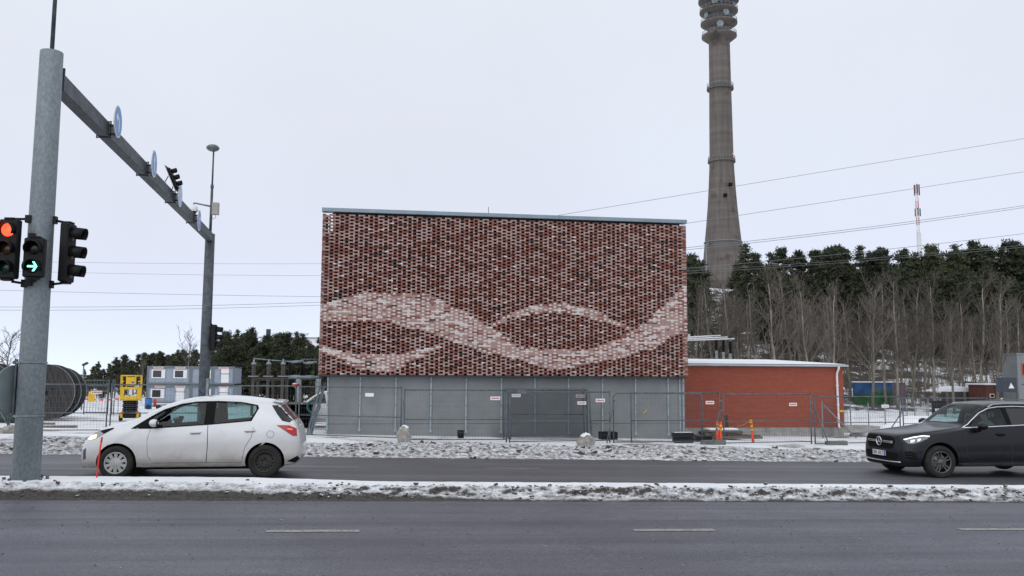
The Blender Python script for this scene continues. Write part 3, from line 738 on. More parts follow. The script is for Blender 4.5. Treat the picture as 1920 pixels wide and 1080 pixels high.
p = spot(118, 474, 15.0); q = (p.x, 15.0, p.z)
signal('traffic_light', 'black three lamp signal seen side on, right of the thick pole', q, (1, -.12, 0), ['red', 'amber', 'green'], .305, mounts=(((q[0]+.05, q[1], q[2]+.49), (pc.x+.19, pc.y, q[2]+.53)), ((q[0]+.05, q[1], q[2]-.49), (pc.x+.19, pc.y, q[2]-.52))))
p = spot(398, 633, 32.1); q = (p.x, 32.1, p.z)
signal('traffic_light', 'black traffic light on the far gantry pole in front of the pines', q, (1, -.12, 0), ['red', 'amber', 'green'], .27, mounts=(((q[0]+.03, q[1], q[2]+.44), (FP.x+.15, FP.y, q[2]+.44)), ((q[0]+.03, q[1], q[2]-.44), (FP.x+.15, FP.y, q[2]-.44))))
t = (24.3-NP.y)/(FP.y-NP.y); bx = NP.x+(FP.x-NP.x)*t
signal('traffic_light', 'black traffic light with a white edged board hanging on the gantry beam', (bx+.20, 24.6, 7.42), (1, -.1, 0), ['red', 'amber', 'green'], .30, plate=True, scale=.62, visor=.24,
       mounts=(((bx+.20, 24.6, 7.66), (bx-.33, 24.6, 7.22)), ((bx+.20, 24.6, 7.18), (bx-.10, 24.6, 6.80)))).rotation_euler = (0, R_(-24), 0)

# ---- back of a round sign strapped low on the near pole
rs = thing('round_sign_back', 'grey metal back of a round sign strapped low on the thick pole', 'road sign', (NP.x, NP.y, npz+1.0))
n = Vector((-.80, .36, 0)).normalized(); o = Vector((-.27, .0, .44))
m = MB(); m.lathe([(0, -.01), (.37, -.01), (.38, .0), (.37, .006), (0, .006)], o, n, 32, smooth=False); m.build('plate', M['signback'], rs)
m = MB()
for zz in (.02, .86): m.box((-.22, -.03, zz), (.12, .05, .05))
m.box((-.235, -.02, .44), (.03, .05, .95)); m.build('bracket', M['galv_dark'], rs)

# ---- snow pole
p = spot(181, 886, 15.35); gzp = GZ(p.x, 15.35)+.14
sp_ = thing('snow_pole', 'thin red plastic snow pole leaning in the island snow by the white car', 'snow pole', (p.x, 15.35, gzp))
m = MB(); m.tube([(0, 0, -.1), (.02, 0, .35), (.055, 0, .69)], .014, 8); m.build('stake', mat('snow_pole_red', (.75, .03, .02), .45, col2=(.65, .025, .02), sc=8), sp_)
m = MB(); m.tube([(.049, 0, .62), (.057, 0, .70)], .0155, 8); m.build('tip', M['red'], sp_)
# ================================================================== vehicles
def pchip(xk, yk, x):
    xk = np.asarray(xk, float); yk = np.asarray(yk, float); h = np.diff(xk); d = np.diff(yk)/h
    m = np.zeros(len(xk)); m[0] = d[0]; m[-1] = d[-1]
    for i in range(1, len(xk)-1):
        if d[i-1]*d[i] > 0:
            w1 = 2*h[i]+h[i-1]; w2 = h[i]+2*h[i-1]; m[i] = (w1+w2)/(w1/d[i-1]+w2/d[i])
    i = np.clip(np.searchsorted(xk, x)-1, 0, len(h)-1); t = (x-xk[i])/h[i]
    return (2*t**3-3*t**2+1)*yk[i]+(t**3-2*t**2+t)*h[i]*m[i]+(-2*t**3+3*t**2)*yk[i+1]+(t**3-t**2)*h[i]*m[i+1]

class Shell:
    """car body swept along its length; table rows: x, zb, w, zs, wr, zc, zt"""
    def __init__(s, rows):
        s.t = np.array(rows, float)
    def par(s, x): return [pchip(s.t[:, 0], s.t[:, k], x) for k in range(1, 7)]
    def section(s, x, n_side=9, n_up=5, n_top=9, shrink=0.):
        zb, w, zs, wr, zc, zt = s.par(x)
        pts = [(0, zb), (w*.45, zb), (w*.80, zb), (w*.92, zb+.02)]
        for k in range(n_side):
            t = (k+1)/n_side; z = zb+.05+(zs-zb-.05)*t
            pts.append((w*(.955+.045*math.sin(math.pi*min(1, .18+t*.72))-.028*max(0, t-.78)/.22), z))
        ys, zz = pts[-1]
        for k in range(n_up):
            t = (k+1)/n_up; bul = math.sin(math.pi*t)*.012; pts.append((ys+(wr-ys)*t+bul, zz+(zc-zz)*t))
        for k in range(n_top):
            t = (k+1)/n_top; a = t*math.pi/2
            pts.append((wr*math.cos(a)**.75 if t < 1 else 0, zc+(zt-zc)*math.sin(a)**.75))
        return pts
    def mesh(s, name, mats, xs, shrink=0.):
        secs = [s.section(x) for x in xs]; n = len(secs[0]); mb = MB(); vs = []
        for x, sec in zip(xs, secs):
            ring = [(x, -y, z) for y, z in sec]+[(x, y, z) for y, z in sec[-2:0:-1]]
            vs += ring
        k = 2*n-2; fs = [(i*k+j, (i+1)*k+j, (i+1)*k+(j+1) % k, i*k+(j+1) % k) for i in range(len(xs)-1) for j in range(k)]
        fs.append(tuple(range(k))); fs.append(tuple((len(xs)-1)*k+j for j in reversed(range(k))))
        mb.add(vs, fs, 0, True); me = mb.mesh(name, mats)
        bm = bmesh.new(); bm.from_mesh(me); bmesh.ops.recalc_face_normals(bm, faces=bm.faces); bm.to_mesh(me); bm.free(); return me

def bool_cut(me, cutters, mats):
    o = bpy.data.objects.new('tmp_body', me); C.objects.link(o); tmp = []
    for c in cutters:
        bm = bmesh.new(); bm.from_mesh(c); bmesh.ops.recalc_face_normals(bm, faces=bm.faces); bm.to_mesh(c); bm.free()
        co = bpy.data.objects.new('tmp_cut', c); C.objects.link(co); tmp.append(co)
        md = o.modifiers.new('b', 'BOOLEAN'); md.operation = 'DIFFERENCE'; md.solver = 'EXACT'; md.object = co; md.material_mode = 'TRANSFER'
    dg = bpy.context.evaluated_depsgraph_get(); dg.update()
    r = bpy.data.meshes.new_from_object(o.evaluated_get(dg)); r.set_sharp_from_angle(angle=R_(32))
    for co in tmp: bpy.data.objects.remove(co)
    bpy.data.objects.remove(o); return r

def tess(poly, sub=.07):
    bm = bmesh.new(); vs = [bm.verts.new((a, b, 0)) for a, b in poly]; bm.faces.new(vs)
    bmesh.ops.triangulate(bm, faces=bm.faces)
    for _ in range(5):
        es = [e for e in bm.edges if e.calc_length() > sub]
        if not es: break
        bmesh.ops.subdivide_edges(bm, edges=es, cuts=1); bmesh.ops.triangulate(bm, faces=bm.faces)
    bm.verts.index_update(); v = [(q.co.x, q.co.y) for q in bm.verts]; f = [[q.index for q in g.verts] for g in bm.faces]
    bm.free(); return v, f

class Car:
    def __init__(s, root, me): s.root = root; s.bvh = BVHTree.FromPolygons([v.co for v in me.vertices], [p.vertices for p in me.polygons])
    def hit(s, o, d):
        p, n, i, t = s.bvh.ray_cast(Vector(o), Vector(d)); return p, n
    def project(s, a, b, side):
        """side L: seen from -y, (x,z); R: mirrored; F: from the front, (y,z)"""
        if side == 'L': p, n = s.hit((a, -3, b), (0, 1, 0))
        elif side == 'R': p, n = s.hit((a, 3, b), (0, -1, 0))
        elif side == 'F': p, n = s.hit((-3, a, b), (1, 0, 0))
        else: p, n = s.hit((8, a, b), (-1, 0, 0))
        return p, n
    def patch(s, name, poly, side, off, m, parent=None, sub=.06, skirt=.012):
        v, f = tess(poly, sub); mb = MB(); out = []; last = None
        for a, b in v:
            p, n = s.project(a, b, side)
            if p is None: p, n = last if last else (Vector((a, 0, b)), Vector((0, -1, 0)))
            if side in 'LR': p = Vector((a, p.y, b)) if False else p
            last = (p, n); out.append(p+n*off)
        mb.add(out, f, 0, True)
        if skirt:   # turn the rim inward so the piece reads as solid
            k = len(poly)
            inn = []
            for a, b in poly:
                p, n = s.project(a, b, side)
                p, n = (p, n) if p is not None else last; inn.append((p+n*off, p-n*skirt))
            base = len(mb.v)
            for o_, i_ in inn: mb.v += [tuple(o_), tuple(i_)]
            for j in range(k):
                q = (j+1) % k; mb.f.append((base+2*j, base+2*q, base+2*q+1, base+2*j+1)); mb.m.append(0); mb.s.append(False)
        me = mb.mesh(name, m); bm = bmesh.new(); bm.from_mesh(me); bmesh.ops.recalc_face_normals(bm, faces=bm.faces); bm.to_mesh(me); bm.free()
        return link_mesh(name, me, parent if parent else s.root)
    def line(s, name, path, side, m, parent=None, r=.004, off=.001):
        pts = []; seg = []
        for i in range(len(path)-1):
            a, b = path[i], path[i+1]; k = max(1, int(math.hypot(a[0]-b[0], a[1]-b[1])/.06))
            seg += [(a[0]+(b[0]-a[0])*j/k, a[1]+(b[1]-a[1])*j/k) for j in range(k)]
        seg.append(path[-1])
        for a, b in seg:
            p, n = s.project(a, b, side)
            if p is not None: pts.append(p+n*off)
        mb = MB(); mb.tube(pts, r, 5); return mb.build(name, m, parent if parent else s.root)

def prism_y(poly, y0, y1, name, m):
    mb = MB(); k = len(poly); vs = [(a, y0, b) for a, b in poly]+[(a, y1, b) for a, b in poly]
    mb.add(vs, [tuple(range(k)), tuple(reversed(range(k, 2*k)))]+[(i, k+i, k+(i+1) % k, (i+1) % k) for i in range(k)]); return mb.mesh(name, m)
def cyl_y(x, z, r, y0, y1, name, m):
    mb = MB(); mb.cyl((x, y0, z), (x, y1, z), r, n=40); return mb.mesh(name, m)

def wheel(root, x, y, z, r, width, style, mrim, side, rim_r):
    """axis along y; side = -1 shows its face towards -y"""
    w = thing('wheel', None, None); w.parent = root; w.location = (x, y, z)
    t = MB(); hw = width/2; ax = (0, side, 0)
    t.lathe([(rim_r, -hw*.9), (rim_r+.02, -hw), (r-.035, -hw), (r-.008, -hw*.72), (r, -hw*.4), (r, hw*.4), (r-.008, hw*.72), (r-.035, hw), (rim_r+.02, hw), (rim_r, hw*.9), (rim_r-.004, hw*.6)], (0, 0, 0), ax, 40)
    t.build('tyre', M['rubber'], w)
    b = MB(); b.lathe([(rim_r, hw*.86), (rim_r-.02, hw*.80), (rim_r-.03, 0), (0, -.01)], (0, 0, 0), ax, 36); b.build('barrel', M['blackm'], w)
    u = Vector(ax).orthogonal().normalized(); v = Vector(ax).cross(u)
    m = MB()
    m.lathe([(rim_r, hw*.88), (rim_r-.006, hw*.95), (rim_r-.022, hw*.93), (rim_r-.028, hw*.80)], (0, 0, 0), ax, 36)
    def P(rr, a, h): return (u*math.cos(a)+v*math.sin(a))*rr+Vector(ax)*h
    if style == 'cover':
        m.lathe([(0, hw*.92), (.05, hw*.92), (.075, hw*.86), (.10, hw*.84)], (0, 0, 0), ax, 24)
        for k in range(10):
            a = 2*math.pi*k/10+.15
            for (da, db) in ((-.21, .21),):
                i0, i1 = .085, rim_r-.018
                q = [P(i0, a-.30, hw*.85), P(i0, a+.30, hw*.85), P(i1, a+.185, hw*.86), P(i1, a-.185, hw*.86)]; w2 = [p_-Vector(ax)*.02 for p_ in q]
                m.add(q+w2, [(0, 1, 2, 3), (7, 6, 5, 4), (0, 4, 5, 1), (1, 5, 6, 2), (2, 6, 7, 3), (3, 7, 4, 0)])
        m.build('wheel_cover', mrim, w)
    elif style == 'steel':
        m.lathe([(0, hw*.30), (.045, hw*.42), (.075, hw*.55), (.105, hw*.52), (.12, hw*.38), (.155, hw*.46), (rim_r-.03, hw*.55), (rim_r-.022, hw*.8)], (0, 0, 0), ax, 36)
        rim = m.build('rim', mrim, w); h_ = MB()
        for k in range(14):
            a = 2*math.pi*k/14; o = P(.150, a, hw*.475); h_.lathe([(0, .004), (.014, .004), (.014, -.004)], o, ax, 8)
        for k in range(5):
            a = 2*math.pi*k/5; o = P(.055, a, hw*.50); h_.lathe([(0, .012), (.010, .012), (.011, -.004)], o, ax, 6)
        h_.build('vent_hole', M['blackm'], rim)
    else:
        m.lathe([(0, hw*.78), (.055, hw*.78), (.062, hw*.70), (.075, hw*.62)], (0, 0, 0), ax, 20)
        for k in range(5):
            a = 2*math.pi*k/5+math.pi/2
            for s_ in (-1, 1):   # paired spokes, joined at the hub
                for (w0, w1, hh, mi) in ((.017, .012, 0, 0),):
                    a0, a1 = a+s_*.26, a+s_*.115; i0, i1 = .058, rim_r-.018
                    c0, c1 = P(i0, a+s_*.32, hw*.72), P(i1, a+s_*.17, hw*.86); d = (c1-c0).normalized(); t_ = d.cross(Vector(ax)).normalized()
                    q = [c0+t_*w0, c0-t_*w0, c1-t_*w1, c1+t_*w1]; w2 = [p_-Vector(ax)*.03 for p_ in q]
                    m.add(q+w2, [(0, 1, 2, 3), (7, 6, 5, 4), (0, 4, 5, 1), (1, 5, 6, 2), (2, 6, 7, 3), (3, 7, 4, 0)])
        m.build('rim', mrim, w)
        d_ = MB(); d_.lathe([(.04, hw*.25), (.165, hw*.25), (.165, hw*.15)], (0, 0, 0), ax, 30); d_.build('brake_disc', M['galv'], w)
    return w

def seated_person(label, loc, face, jacket, hair, reach):
    """driver: one skinned body, pelvis on the seat, hands on the wheel; face = +1 looks to -x"""
    mb = bpy.data.meshes.new('person')
    V = [(0, 0, 0), (.03, 0, .22), (.02, 0, .42), (-.02, 0, .52), (-.05, 0, .60), (-.07, 0, .72),
         (.02, .19, .40), (-.10, .24, .18), (-.36, .16, .22), (.02, -.19, .40), (-.10, -.24, .18), (-.36, -.16, .22),
         (-.02, .10, 0), (-.42, .13, .08), (-.60, .13, -.25), (-.02, -.10, 0), (-.42, -.13, .08), (-.60, -.13, -.25)]
    E_ = [(0, 1), (1, 2), (2, 3), (3, 4), (4, 5), (2, 6), (6, 7), (7, 8), (2, 9), (9, 10), (10, 11), (0, 12), (12, 13), (13, 14), (0, 15), (15, 16), (16, 17)]
    Rr = [.15, .15, .14, .06, .075, .085, .075, .05, .035, .075, .05, .035, .09, .07, .045, .09, .07, .045]
    mb.from_pydata(V, E_, []); o = bpy.data.objects.new('tmp', mb); C.objects.link(o)
    o.modifiers.new('s', 'SKIN'); o.modifiers.new('u', 'SUBSURF').levels = 2
    for i, sv in enumerate(mb.skin_vertices[0].data): sv.radius = (Rr[i], Rr[i]); sv.use_root = (i == 0)
    dg = bpy.context.evaluated_depsgraph_get(); dg.update()
    me = bpy.data.meshes.new_from_object(o.evaluated_get(dg)); bpy.data.objects.remove(o)
    me.materials.clear(); me.materials.append(jacket); me.materials.append(M['skin'])
    for p in me.polygons:
        p.use_smooth = True; p.material_index = 1 if p.center.z > .54 or p.center.x < -.33 and p.center.z > .16 else 0
    r = thing('person', label, 'person', loc); link_mesh('body', me, r)
    h = MB(); h.sphere((-.045, 0, .725), (.105, .092, .105), 16, 10); h.build('hair', hair, r)
    f = MB(); f.tube([(-.165, 0, .70), (-.185, 0, .67), (-.165, 0, .66)], [.012, .016, .008], 6)
    for s_ in (-1, 1):
        f.sphere((-.15, s_*.034, .705), (.012, .014, .010), 8, 6); f.sphere((-.06, s_*.088, .685), (.022, .010, .032), 8, 6)
    f.box((-.158, 0, .625), (.01, .045, .009)); f.build('face', M['skin'], r)
    return r
M['skin'] = mat('skin', (.45, .27, .20), .6)
M['hair'] = mat('dark_hair', (.02, .015, .012), .7)
M['jacket_dk'] = mat('dark_jacket', (.02, .022, .03), .8)
M['jacket_gr'] = mat('grey_jacket', (.18, .19, .19), .8)
M['interior'] = mat('dark_interior', (.018, .018, .019), .8)
M['glass'] = glass('tinted_car_glass', (.46, .62, .62), .02, .0, .7)
M['glass_dk'] = glass('dark_car_glass', (.12, .14, .15), .02, .03)
M['lamp_glass'] = mat('clear_lamp_lens', (.30, .31, .32), .06, .2, coat=1)
M['lamp_on'] = mat('lit_headlamp', (.9, .7, .5), .3, emit=(1, .62, .36), es=1.6)
M['drl'] = mat('white_running_light', (.9, .9, .9), .3, emit=(.95, .98, 1), es=1.0)
M['tail'] = mat('tail_lamp', (.28, .006, .008), .12, coat=.6, emit=(.6, .01, .01), es=.12)
M['tail_on'] = mat('lit_tail_lamp', (.9, .05, .03), .2, emit=(1, .10, .06), es=2.2)
M['chrome'] = mat('satin_chrome', (.85, .87, .89), .32, .85)
M['alloy'] = mat('dull_alloy', (.10, .097, .094), .4, .6, (.15, .143, .138), 8)
M['alloy_dk'] = mat('rusty_dark_steel', (.024, .023, .022), .7, .2, (.045, .042, .039), 9)
M['silver'] = mat('silver_cover', (.36, .36, .35), .4, .3, (.46, .46, .45), 6)
M['seam'] = mat('panel_gap', (.05, .05, .05), .9)

def car_paint(name, col, dirt, rough, metal, z0, z1, coat=1.):
    """paint with road salt and grime up the sills"""
    m, nt, bs = nodes(name); v = coords(nt); sx = N(nt, 'SeparateXYZ'); nt.links.new(v, sx.inputs[0])
    n1 = noise(nt, v, 2.2, 6, .65)
    h = math_(nt, 'MULTIPLY_ADD', n1, .55, sx.outputs['Z'])
    k = ramp(nt, math_(nt, 'MULTIPLY', math_(nt, 'SUBTRACT', h, z0), 1/(z1-z0), clamp=True), [(0, (.85, .85, .85)), (.45, (.35,)*3), (1, (.02,)*3)])
    nt.links.new(mix(nt, k, col, dirt), bs.inputs['Base Color'])
    bs.inputs['Metallic'].default_value = metal; bs.inputs['Specular IOR Level'].default_value = .5 if col[0] > .1 else .22; bs.inputs['Coat Weight'].default_value = coat; bs.inputs['Coat Roughness'].default_value = .08
    rr = ramp(nt, k, [(0, (rough,)*3), (.6, (.75,)*3)]); nt.links.new(rr, bs.inputs['Roughness']); return m

# ---------------------------------------------------------------- white hatchback
wx, wy = -5.33, 16.85+.85
hz = GZ(wx+2, wy)+.002
hb = thing('white_hatchback', 'dirty white five door hatchback with its headlight on, driving left behind the island', 'car', (wx, wy, hz))
rowsW = [(0.00, .32, .30, .46, .22, .50, .53), (.02, .26, .47, .48, .38, .55, .58), (.06, .215, .60, .54, .50, .62, .665), (.13, .20, .69, .60, .57, .70, .745), (.30, .20, .765, .70, .62, .82, .875),
         (.57, .20, .815, .80, .64, .92, .985), (.88, .20, .835, .88, .66, .99, 1.06), (1.15, .20, .842, .925, .655, 1.11, 1.195), (1.47, .20, .845, .94, .63, 1.245, 1.345), (1.765, .20, .8475, .955, .60, 1.335, 1.435),
         (2.04, .20, .8475, .97, .585, 1.385, 1.482), (2.30, .20, .8475, .985, .58, 1.405, 1.503), (2.6, .20, .8475, 1.0, .575, 1.40, 1.500), (3.05, .20, .842, 1.03, .57, 1.365, 1.465), (3.40, .205, .825, 1.045, .55, 1.32, 1.415), (3.52, .21, .815, 1.045, .55, 1.28, 1.375),
         (3.62, .215, .805, 1.03, .57, 1.18, 1.25), (3.80, .235, .775, .98, .60, 1.02, 1.06), (3.88, .26, .74, .88, .62, .905, .925), (3.93, .30, .68, .70, .58, .735, .76), (3.955, .36, .58, .55, .50, .60, .63)]
sh = Shell(rowsW); xsW = np.unique(np.concatenate([np.array([0, .008, .02, .035, .06, .09, .13]), np.linspace(.18, 3.82, 92), np.array([3.85, 3.88, 3.905, 3.93, 3.945, 3.955])]))
pw = car_paint('white_car_paint', (.72, .73, .74), (.27, .225, .175), .25, 0, .46, 1.20)
M['pw'] = pw
meW = sh.mesh('body', [pw, M['interior'], M['blackm']], xsW)
car = Car(hb, meW)
winW = [(.99, .925), (1.26, 1.105), (1.48, 1.235), (1.77, 1.335), (2.02, 1.375), (2.21, 1.388), (2.21, .985), (1.30, .93)]
winW2 = [(2.38, 1.390), (2.83, 1.37), (3.10, 1.315), (3.12, 1.25), (3.02, 1.06), (2.38, .998)]
frameW = [(.93, .905), (1.245, 1.12), (1.47, 1.252), (1.765, 1.352), (2.02, 1.392), (2.40, 1.405), (2.83, 1.387), (3.13, 1.33), (3.16, 1.27), (3.05, 1.04), (2.26, .970), (1.29, .906)]
inner = Shell([(r[0], .42, r[2]-.075, r[3]-.02, r[4]-.05, r[5]-.05, r[6]-.055) for r in rowsW if .8 < r[0] < 3.7]).mesh('cav', [M['interior']], np.linspace(1.05, 3.45, 30))
cut = [cyl_y(.713, .30, .352, -1.2, -.52, 'c', [M['blackm']]), cyl_y(.713, .30, .352, .52, 1.2, 'c', [M['blackm']]), cyl_y(3.314, .30, .352, -1.2, -.52, 'c', [M['blackm']]), cyl_y(3.314, .30, .352, .52, 1.2, 'c', [M['blackm']]),
       inner, prism_y(winW, -1.2, 1.2, 'c', [M['interior']]), prism_y(winW2, -1.2, 1.2, 'c', [M['interior']])]
meWb = bool_cut(meW, cut, None); body = link_mesh('body', meWb, hb)
for side in 'LR':
    ring = frameW
    car.patch('window_surround', frameW[:3]+frameW[3:], side, .0015, M['blackm'], hb, .1, .004) if False else None
for side, sg in (('L', -1), ('R', 1)):
    d1 = car.patch('window', winW, side, -.012, M['glass'], hb, .12, 0)
    d2 = car.patch('window', winW2, side, -.012, M['glass'], hb, .12, 0)
    # black surround, drawn as bands between the opening and the frame line
    mb_ = [[(.93, .905), (1.245, 1.12), (1.47, 1.252), (1.765, 1.352), (2.02, 1.392), (2.21, 1.400), (2.21, 1.388), (2.02, 1.375), (1.77, 1.335), (1.48, 1.235), (1.26, 1.105), (.99, .925)],
           [(2.21, 1.400), (2.40, 1.405), (2.38, 1.390), (2.38, .998), (2.38, .980), (2.26, .970), (2.21, .968), (2.21, .985)], [(2.40, 1.405), (2.83, 1.387), (3.13, 1.33), (3.16, 1.27), (3.05, 1.04), (2.38, .980), (2.38, .998), (3.02, 1.06), (3.12, 1.25), (3.10, 1.315), (2.83, 1.37), (2.38, 1.390)],
           [(.93, .905), (.99, .925), (1.30, .93), (2.21, .985), (2.21, .968), (1.29, .906)]]
    for q in mb_: car.patch('window_trim', q, side, .003, M['blackm'], hb, .15, .004)
    car.patch('window_pillar', [(1.0, .93), (1.28, 1.105), (1.30, .935)], side, .002, M['blackm'], hb, .15, .004)
    fd = car.patch('front_door', [(1.28, .90), (2.27, .965), (2.285, .60), (2.27, .30), (1.34, .30), (1.26, .42), (1.235, .70)], side, .004, pw, hb, .12)
    rd = car.patch('rear_door', [(2.285, .965), (3.05, 1.03), (3.09, .93), (3.06, .75), (2.95, .56), (2.90, .30), (2.285, .30), (2.30, .60)], side, .004, pw, hb, .12)
    for d_, x_ in ((fd, 2.08), (rd, 3.04)):
        zz = .83+.03*(x_ > 2.5); p, n_ = car.project(x_, zz, side); h_ = MB(); h_.tube([p+n_*.006+Vector((-.10, 0, -.004)), p+n_*.035+Vector((-.06, 0, 0)), p+n_*.035+Vector((.05, 0, .004)), p+n_*.006+Vector((.09, 0, .006))], .013, 8); h_.build('handle', pw, d_)
        car.patch('handle_recess', [(x_-.09, zz-.026), (x_+.08, zz-.022), (x_+.07, zz-.012), (x_-.07, zz-.015)], side, .006, M['seam'], d_, .1, 0)
    car.line('door_gap', [(1.235, .70), (1.26, .42), (1.34, .295), (2.27, .295), (2.90, .295), (2.95, .56), (3.06, .75), (3.09, .93)], side, M['seam'], hb, .0045)
    car.line('door_gap', [(2.28, .965), (2.293, .60), (2.28, .30)], side, M['seam'], hb, .0055, .003)
    car.line('door_gap', [(1.28, .90), (1.235, .70)], side, M['seam'], hb, .0045)
    car.patch('headlamp', [(.13, .715), (.20, .79), (.36, .865), (.60, .92), (.62, .905), (.45, .80), (.33, .725), (.20, .695)], side, .004, M['lamp_glass'], hb, .05)
    car.patch('headlamp_mask', [(.36, .862), (.60, .918), (.62, .903), (.46, .81)], side, .006, M['blackm'], hb, .05, 0)
    car.patch('headlamp_bulb', [(.15, .71), (.21, .77), (.33, .80), (.33, .735), (.22, .70)], side, .007, M['lamp_on'], hb, .05, 0)
    tl = car.patch('tail_lamp', [(3.50, .965), (3.72, .96), (3.86, .90), (3.875, .76), (3.80, .765), (3.66, .86)], side, .008, M['tail'], hb, .05)
    car.patch('tail_bulb', [(3.70, .905), (3.78, .895), (3.79, .875), (3.71, .885)], side, .012, M['tail_on'], tl, .05, 0)
    car.patch('sill', [(1.15, .295), (2.9, .295), (2.9, .215), (1.15, .215)], side, .006, pw, hb, .15)
    mi = thing('mirror', None, None); mi.parent = hb; p, n_ = car.project(1.36, .93, side)
    m = MB(); m.sphere((1.36, p.y+sg*.125, 1.015), (.085, .105, .07), 16, 10); m.build('mirror_shell', pw, mi)
    m = MB(); m.box((1.39, p.y+sg*.02, .955), (.09, .10, .04)); m.box((1.43, p.y+sg*.125, 1.01), (.012, .17, .10)); m.build('mirror_stem', M['blackm'], mi)
car.line('fuel_flap', [(3.40+.065*math.cos(a), .80+.065*math.sin(a)) for a in np.linspace(0, 6.28, 20)], 'L', M['seam'], hb, .003)
car.patch('rear_bumper_insert', [(3.70, .30), (3.90, .40), (3.93, .33), (3.85, .27)], 'L', .004, M['blackm'], hb, .05)
car.patch('rear_window', [(-.54, 1.33), (.54, 1.33), (.62, 1.05), (-.62, 1.05)], 'B', .004, M['pane'], hb, .08)
sq = MB()   # dark hatch glass wraps round the quarter
car.patch('rear_quarter_glass', [(3.38, 1.325), (3.52, 1.325), (3.62, 1.20), (3.78, 1.035), (3.74, 1.01), (3.60, 1.04), (3.49, 1.17)], 'L', .003, M['pane'], hb, .05)
car.patch('rear_quarter_glass', [(3.38, 1.325), (3.52, 1.325), (3.62, 1.20), (3.78, 1.035), (3.74, 1.01), (3.60, 1.04), (3.49, 1.17)], 'R', .003, M['pane'], hb, .05)
spoil = MB(); spoil.box((3.49, 0, 1.392), (.20, 1.08, .035), Matrix.Rotation(.12, 3, 'Y'), bev=.014); spoil.build('spoiler', pw, hb)
car.patch('fog_recess', [(.10, .52), (.16, .56), (.17, .38), (.12, .34)], 'L', .004, M['galv_dark'], hb, .04)
car.patch('grille', [(-.45, .36), (.45, .36), (.40, .26), (-.40, .26)], 'F', .004, M['blackm'], hb, .08)
car.line('splitter', [(-.6, .215), (0, .215), (.6, .215)], 'F', M['blackm'], hb, .012)
an = MB(); an.tube([(2.05, .0, 1.485), (1.93, 0, 1.60)], .006, 6); an.build('aerial', M['blackm'], hb)
ub = MB(); ub.box((2.0, 0, .22), (2.3, 1.30, .12)); ub.build('underbody', M['blackm'], hb)
it = MB()
for sx_, sy_ in ((2.0, -.36), (2.0, .36), (2.85, 0)):
    wd = .46 if sy_ else 1.2
    it.box((sx_, sy_, .58), (.48, wd, .16), bev=.04); it.box((sx_+.26, sy_, .86), (.14, wd, .58), Matrix.Rotation(.25, 3, 'Y'), bev=.05)
    if sy_: it.box((sx_+.36, sy_, 1.20), (.08, .24, .16), bev=.03)
it.build('seat', M['interior'], hb)
st = MB(); a_ = Vector((-.85, 0, .5)).normalized()
for k in range(24):
    pass
ringpts = [Vector((1.50, .36, .92))+(Vector((0, 1, 0))*math.cos(a)+a_.cross(Vector((0, 1, 0)))*math.sin(a))*.18 for a in np.linspace(0, 2*math.pi, 22)]
st.tube(ringpts, .016, 6); st.cyl((1.50, .36, .92), (1.25, .36, .78), .03, n=8); st.box((1.18, 0, .82), (.42, 1.3, .16), bev=.04); st.build('dashboard', M['interior'], hb)
for x_, sty, mr in ((.713, 'cover', M['silver']), (3.314, 'steel', M['alloy_dk'])):
    wheel(hb, x_, -.76, .30, .302, .185, sty, mr, -1, .198); wheel(hb, x_, .76, .30, .302, .185, sty, mr, 1, .198)
seated_person('person in a dark jacket at the wheel of the white car', (wx+2.02, wy+.34, hz+.60), 1, M['jacket_dk'], M['hair'], 0)

# ---------------------------------------------------------------- dark SUV
sy = 17.95+.94; wheel_x = spot(1764, 870, 17.97).x; sxp = wheel_x-.87
zg_ = GZ(wheel_x+1, sy)+.002
sv = thing('dark_suv', 'dark grey sport utility vehicle with chrome window trim entering from the right', 'car', (sxp, sy, zg_))
rowsS = [(0.00, .34, .50, .66, .42, .80, .86), (.03, .27, .66, .70, .56, .86, .925), (.08, .24, .76, .74, .64, .89, .955), (.16, .235, .83, .79, .68, .92, .975), (.35, .235, .895, .86, .74, .96, 1.005),
         (.87, .24, .938, .955, .775, 1.02, 1.065), (1.30, .25, .945, 1.03, .78, 1.08, 1.115), (1.52, .25, .945, 1.07, .77, 1.11, 1.15), (1.66, .25, .945, 1.085, .755, 1.20, 1.255), (1.80, .25, .945, 1.09, .735, 1.305, 1.37), (2.00, .25, .945, 1.10, .70, 1.445, 1.52), (2.25, .25, .945, 1.11, .67, 1.55, 1.635), (2.5, .25, .945, 1.115, .655, 1.585, 1.675),
         (2.80, .25, .945, 1.12, .645, 1.595, 1.69), (3.3, .25, .945, 1.13, .635, 1.59, 1.688), (3.8, .25, .94, 1.15, .62, 1.565, 1.66), (4.2, .26, .925, 1.17, .60, 1.49, 1.585), (4.42, .28, .90, 1.15, .62, 1.30, 1.38), (4.58, .32, .87, 1.06, .66, 1.12, 1.18), (4.68, .38, .82, .92, .66, .97, 1.0), (4.72, .45, .72, .80, .6, .84, .87)]
ss = Shell(rowsS); xsS = np.unique(np.concatenate([np.array([0, .012, .03, .05, .08, .12, .16]), np.linspace(.22, 4.55, 100), np.array([4.6, 4.65, 4.68, 4.70, 4.72])]))
ps = car_paint('dark_blue_grey_paint', (.0085, .0095, .0135), (.020, .020, .022), .30, .0, .10, .75, .28)
meS = ss.mesh('body', [ps, M['interior'], M['blackm']], xsS); suv = Car(sv, meS)
winS = [(1.68, 1.14), (1.82, 1.26), (2.01, 1.40), (2.26, 1.50), (2.5, 1.535), (2.60, 1.54), (2.60, 1.16)]
winS2 = [(2.70, 1.545), (3.2, 1.545), (3.55, 1.515), (3.62, 1.20), (2.70, 1.17)]
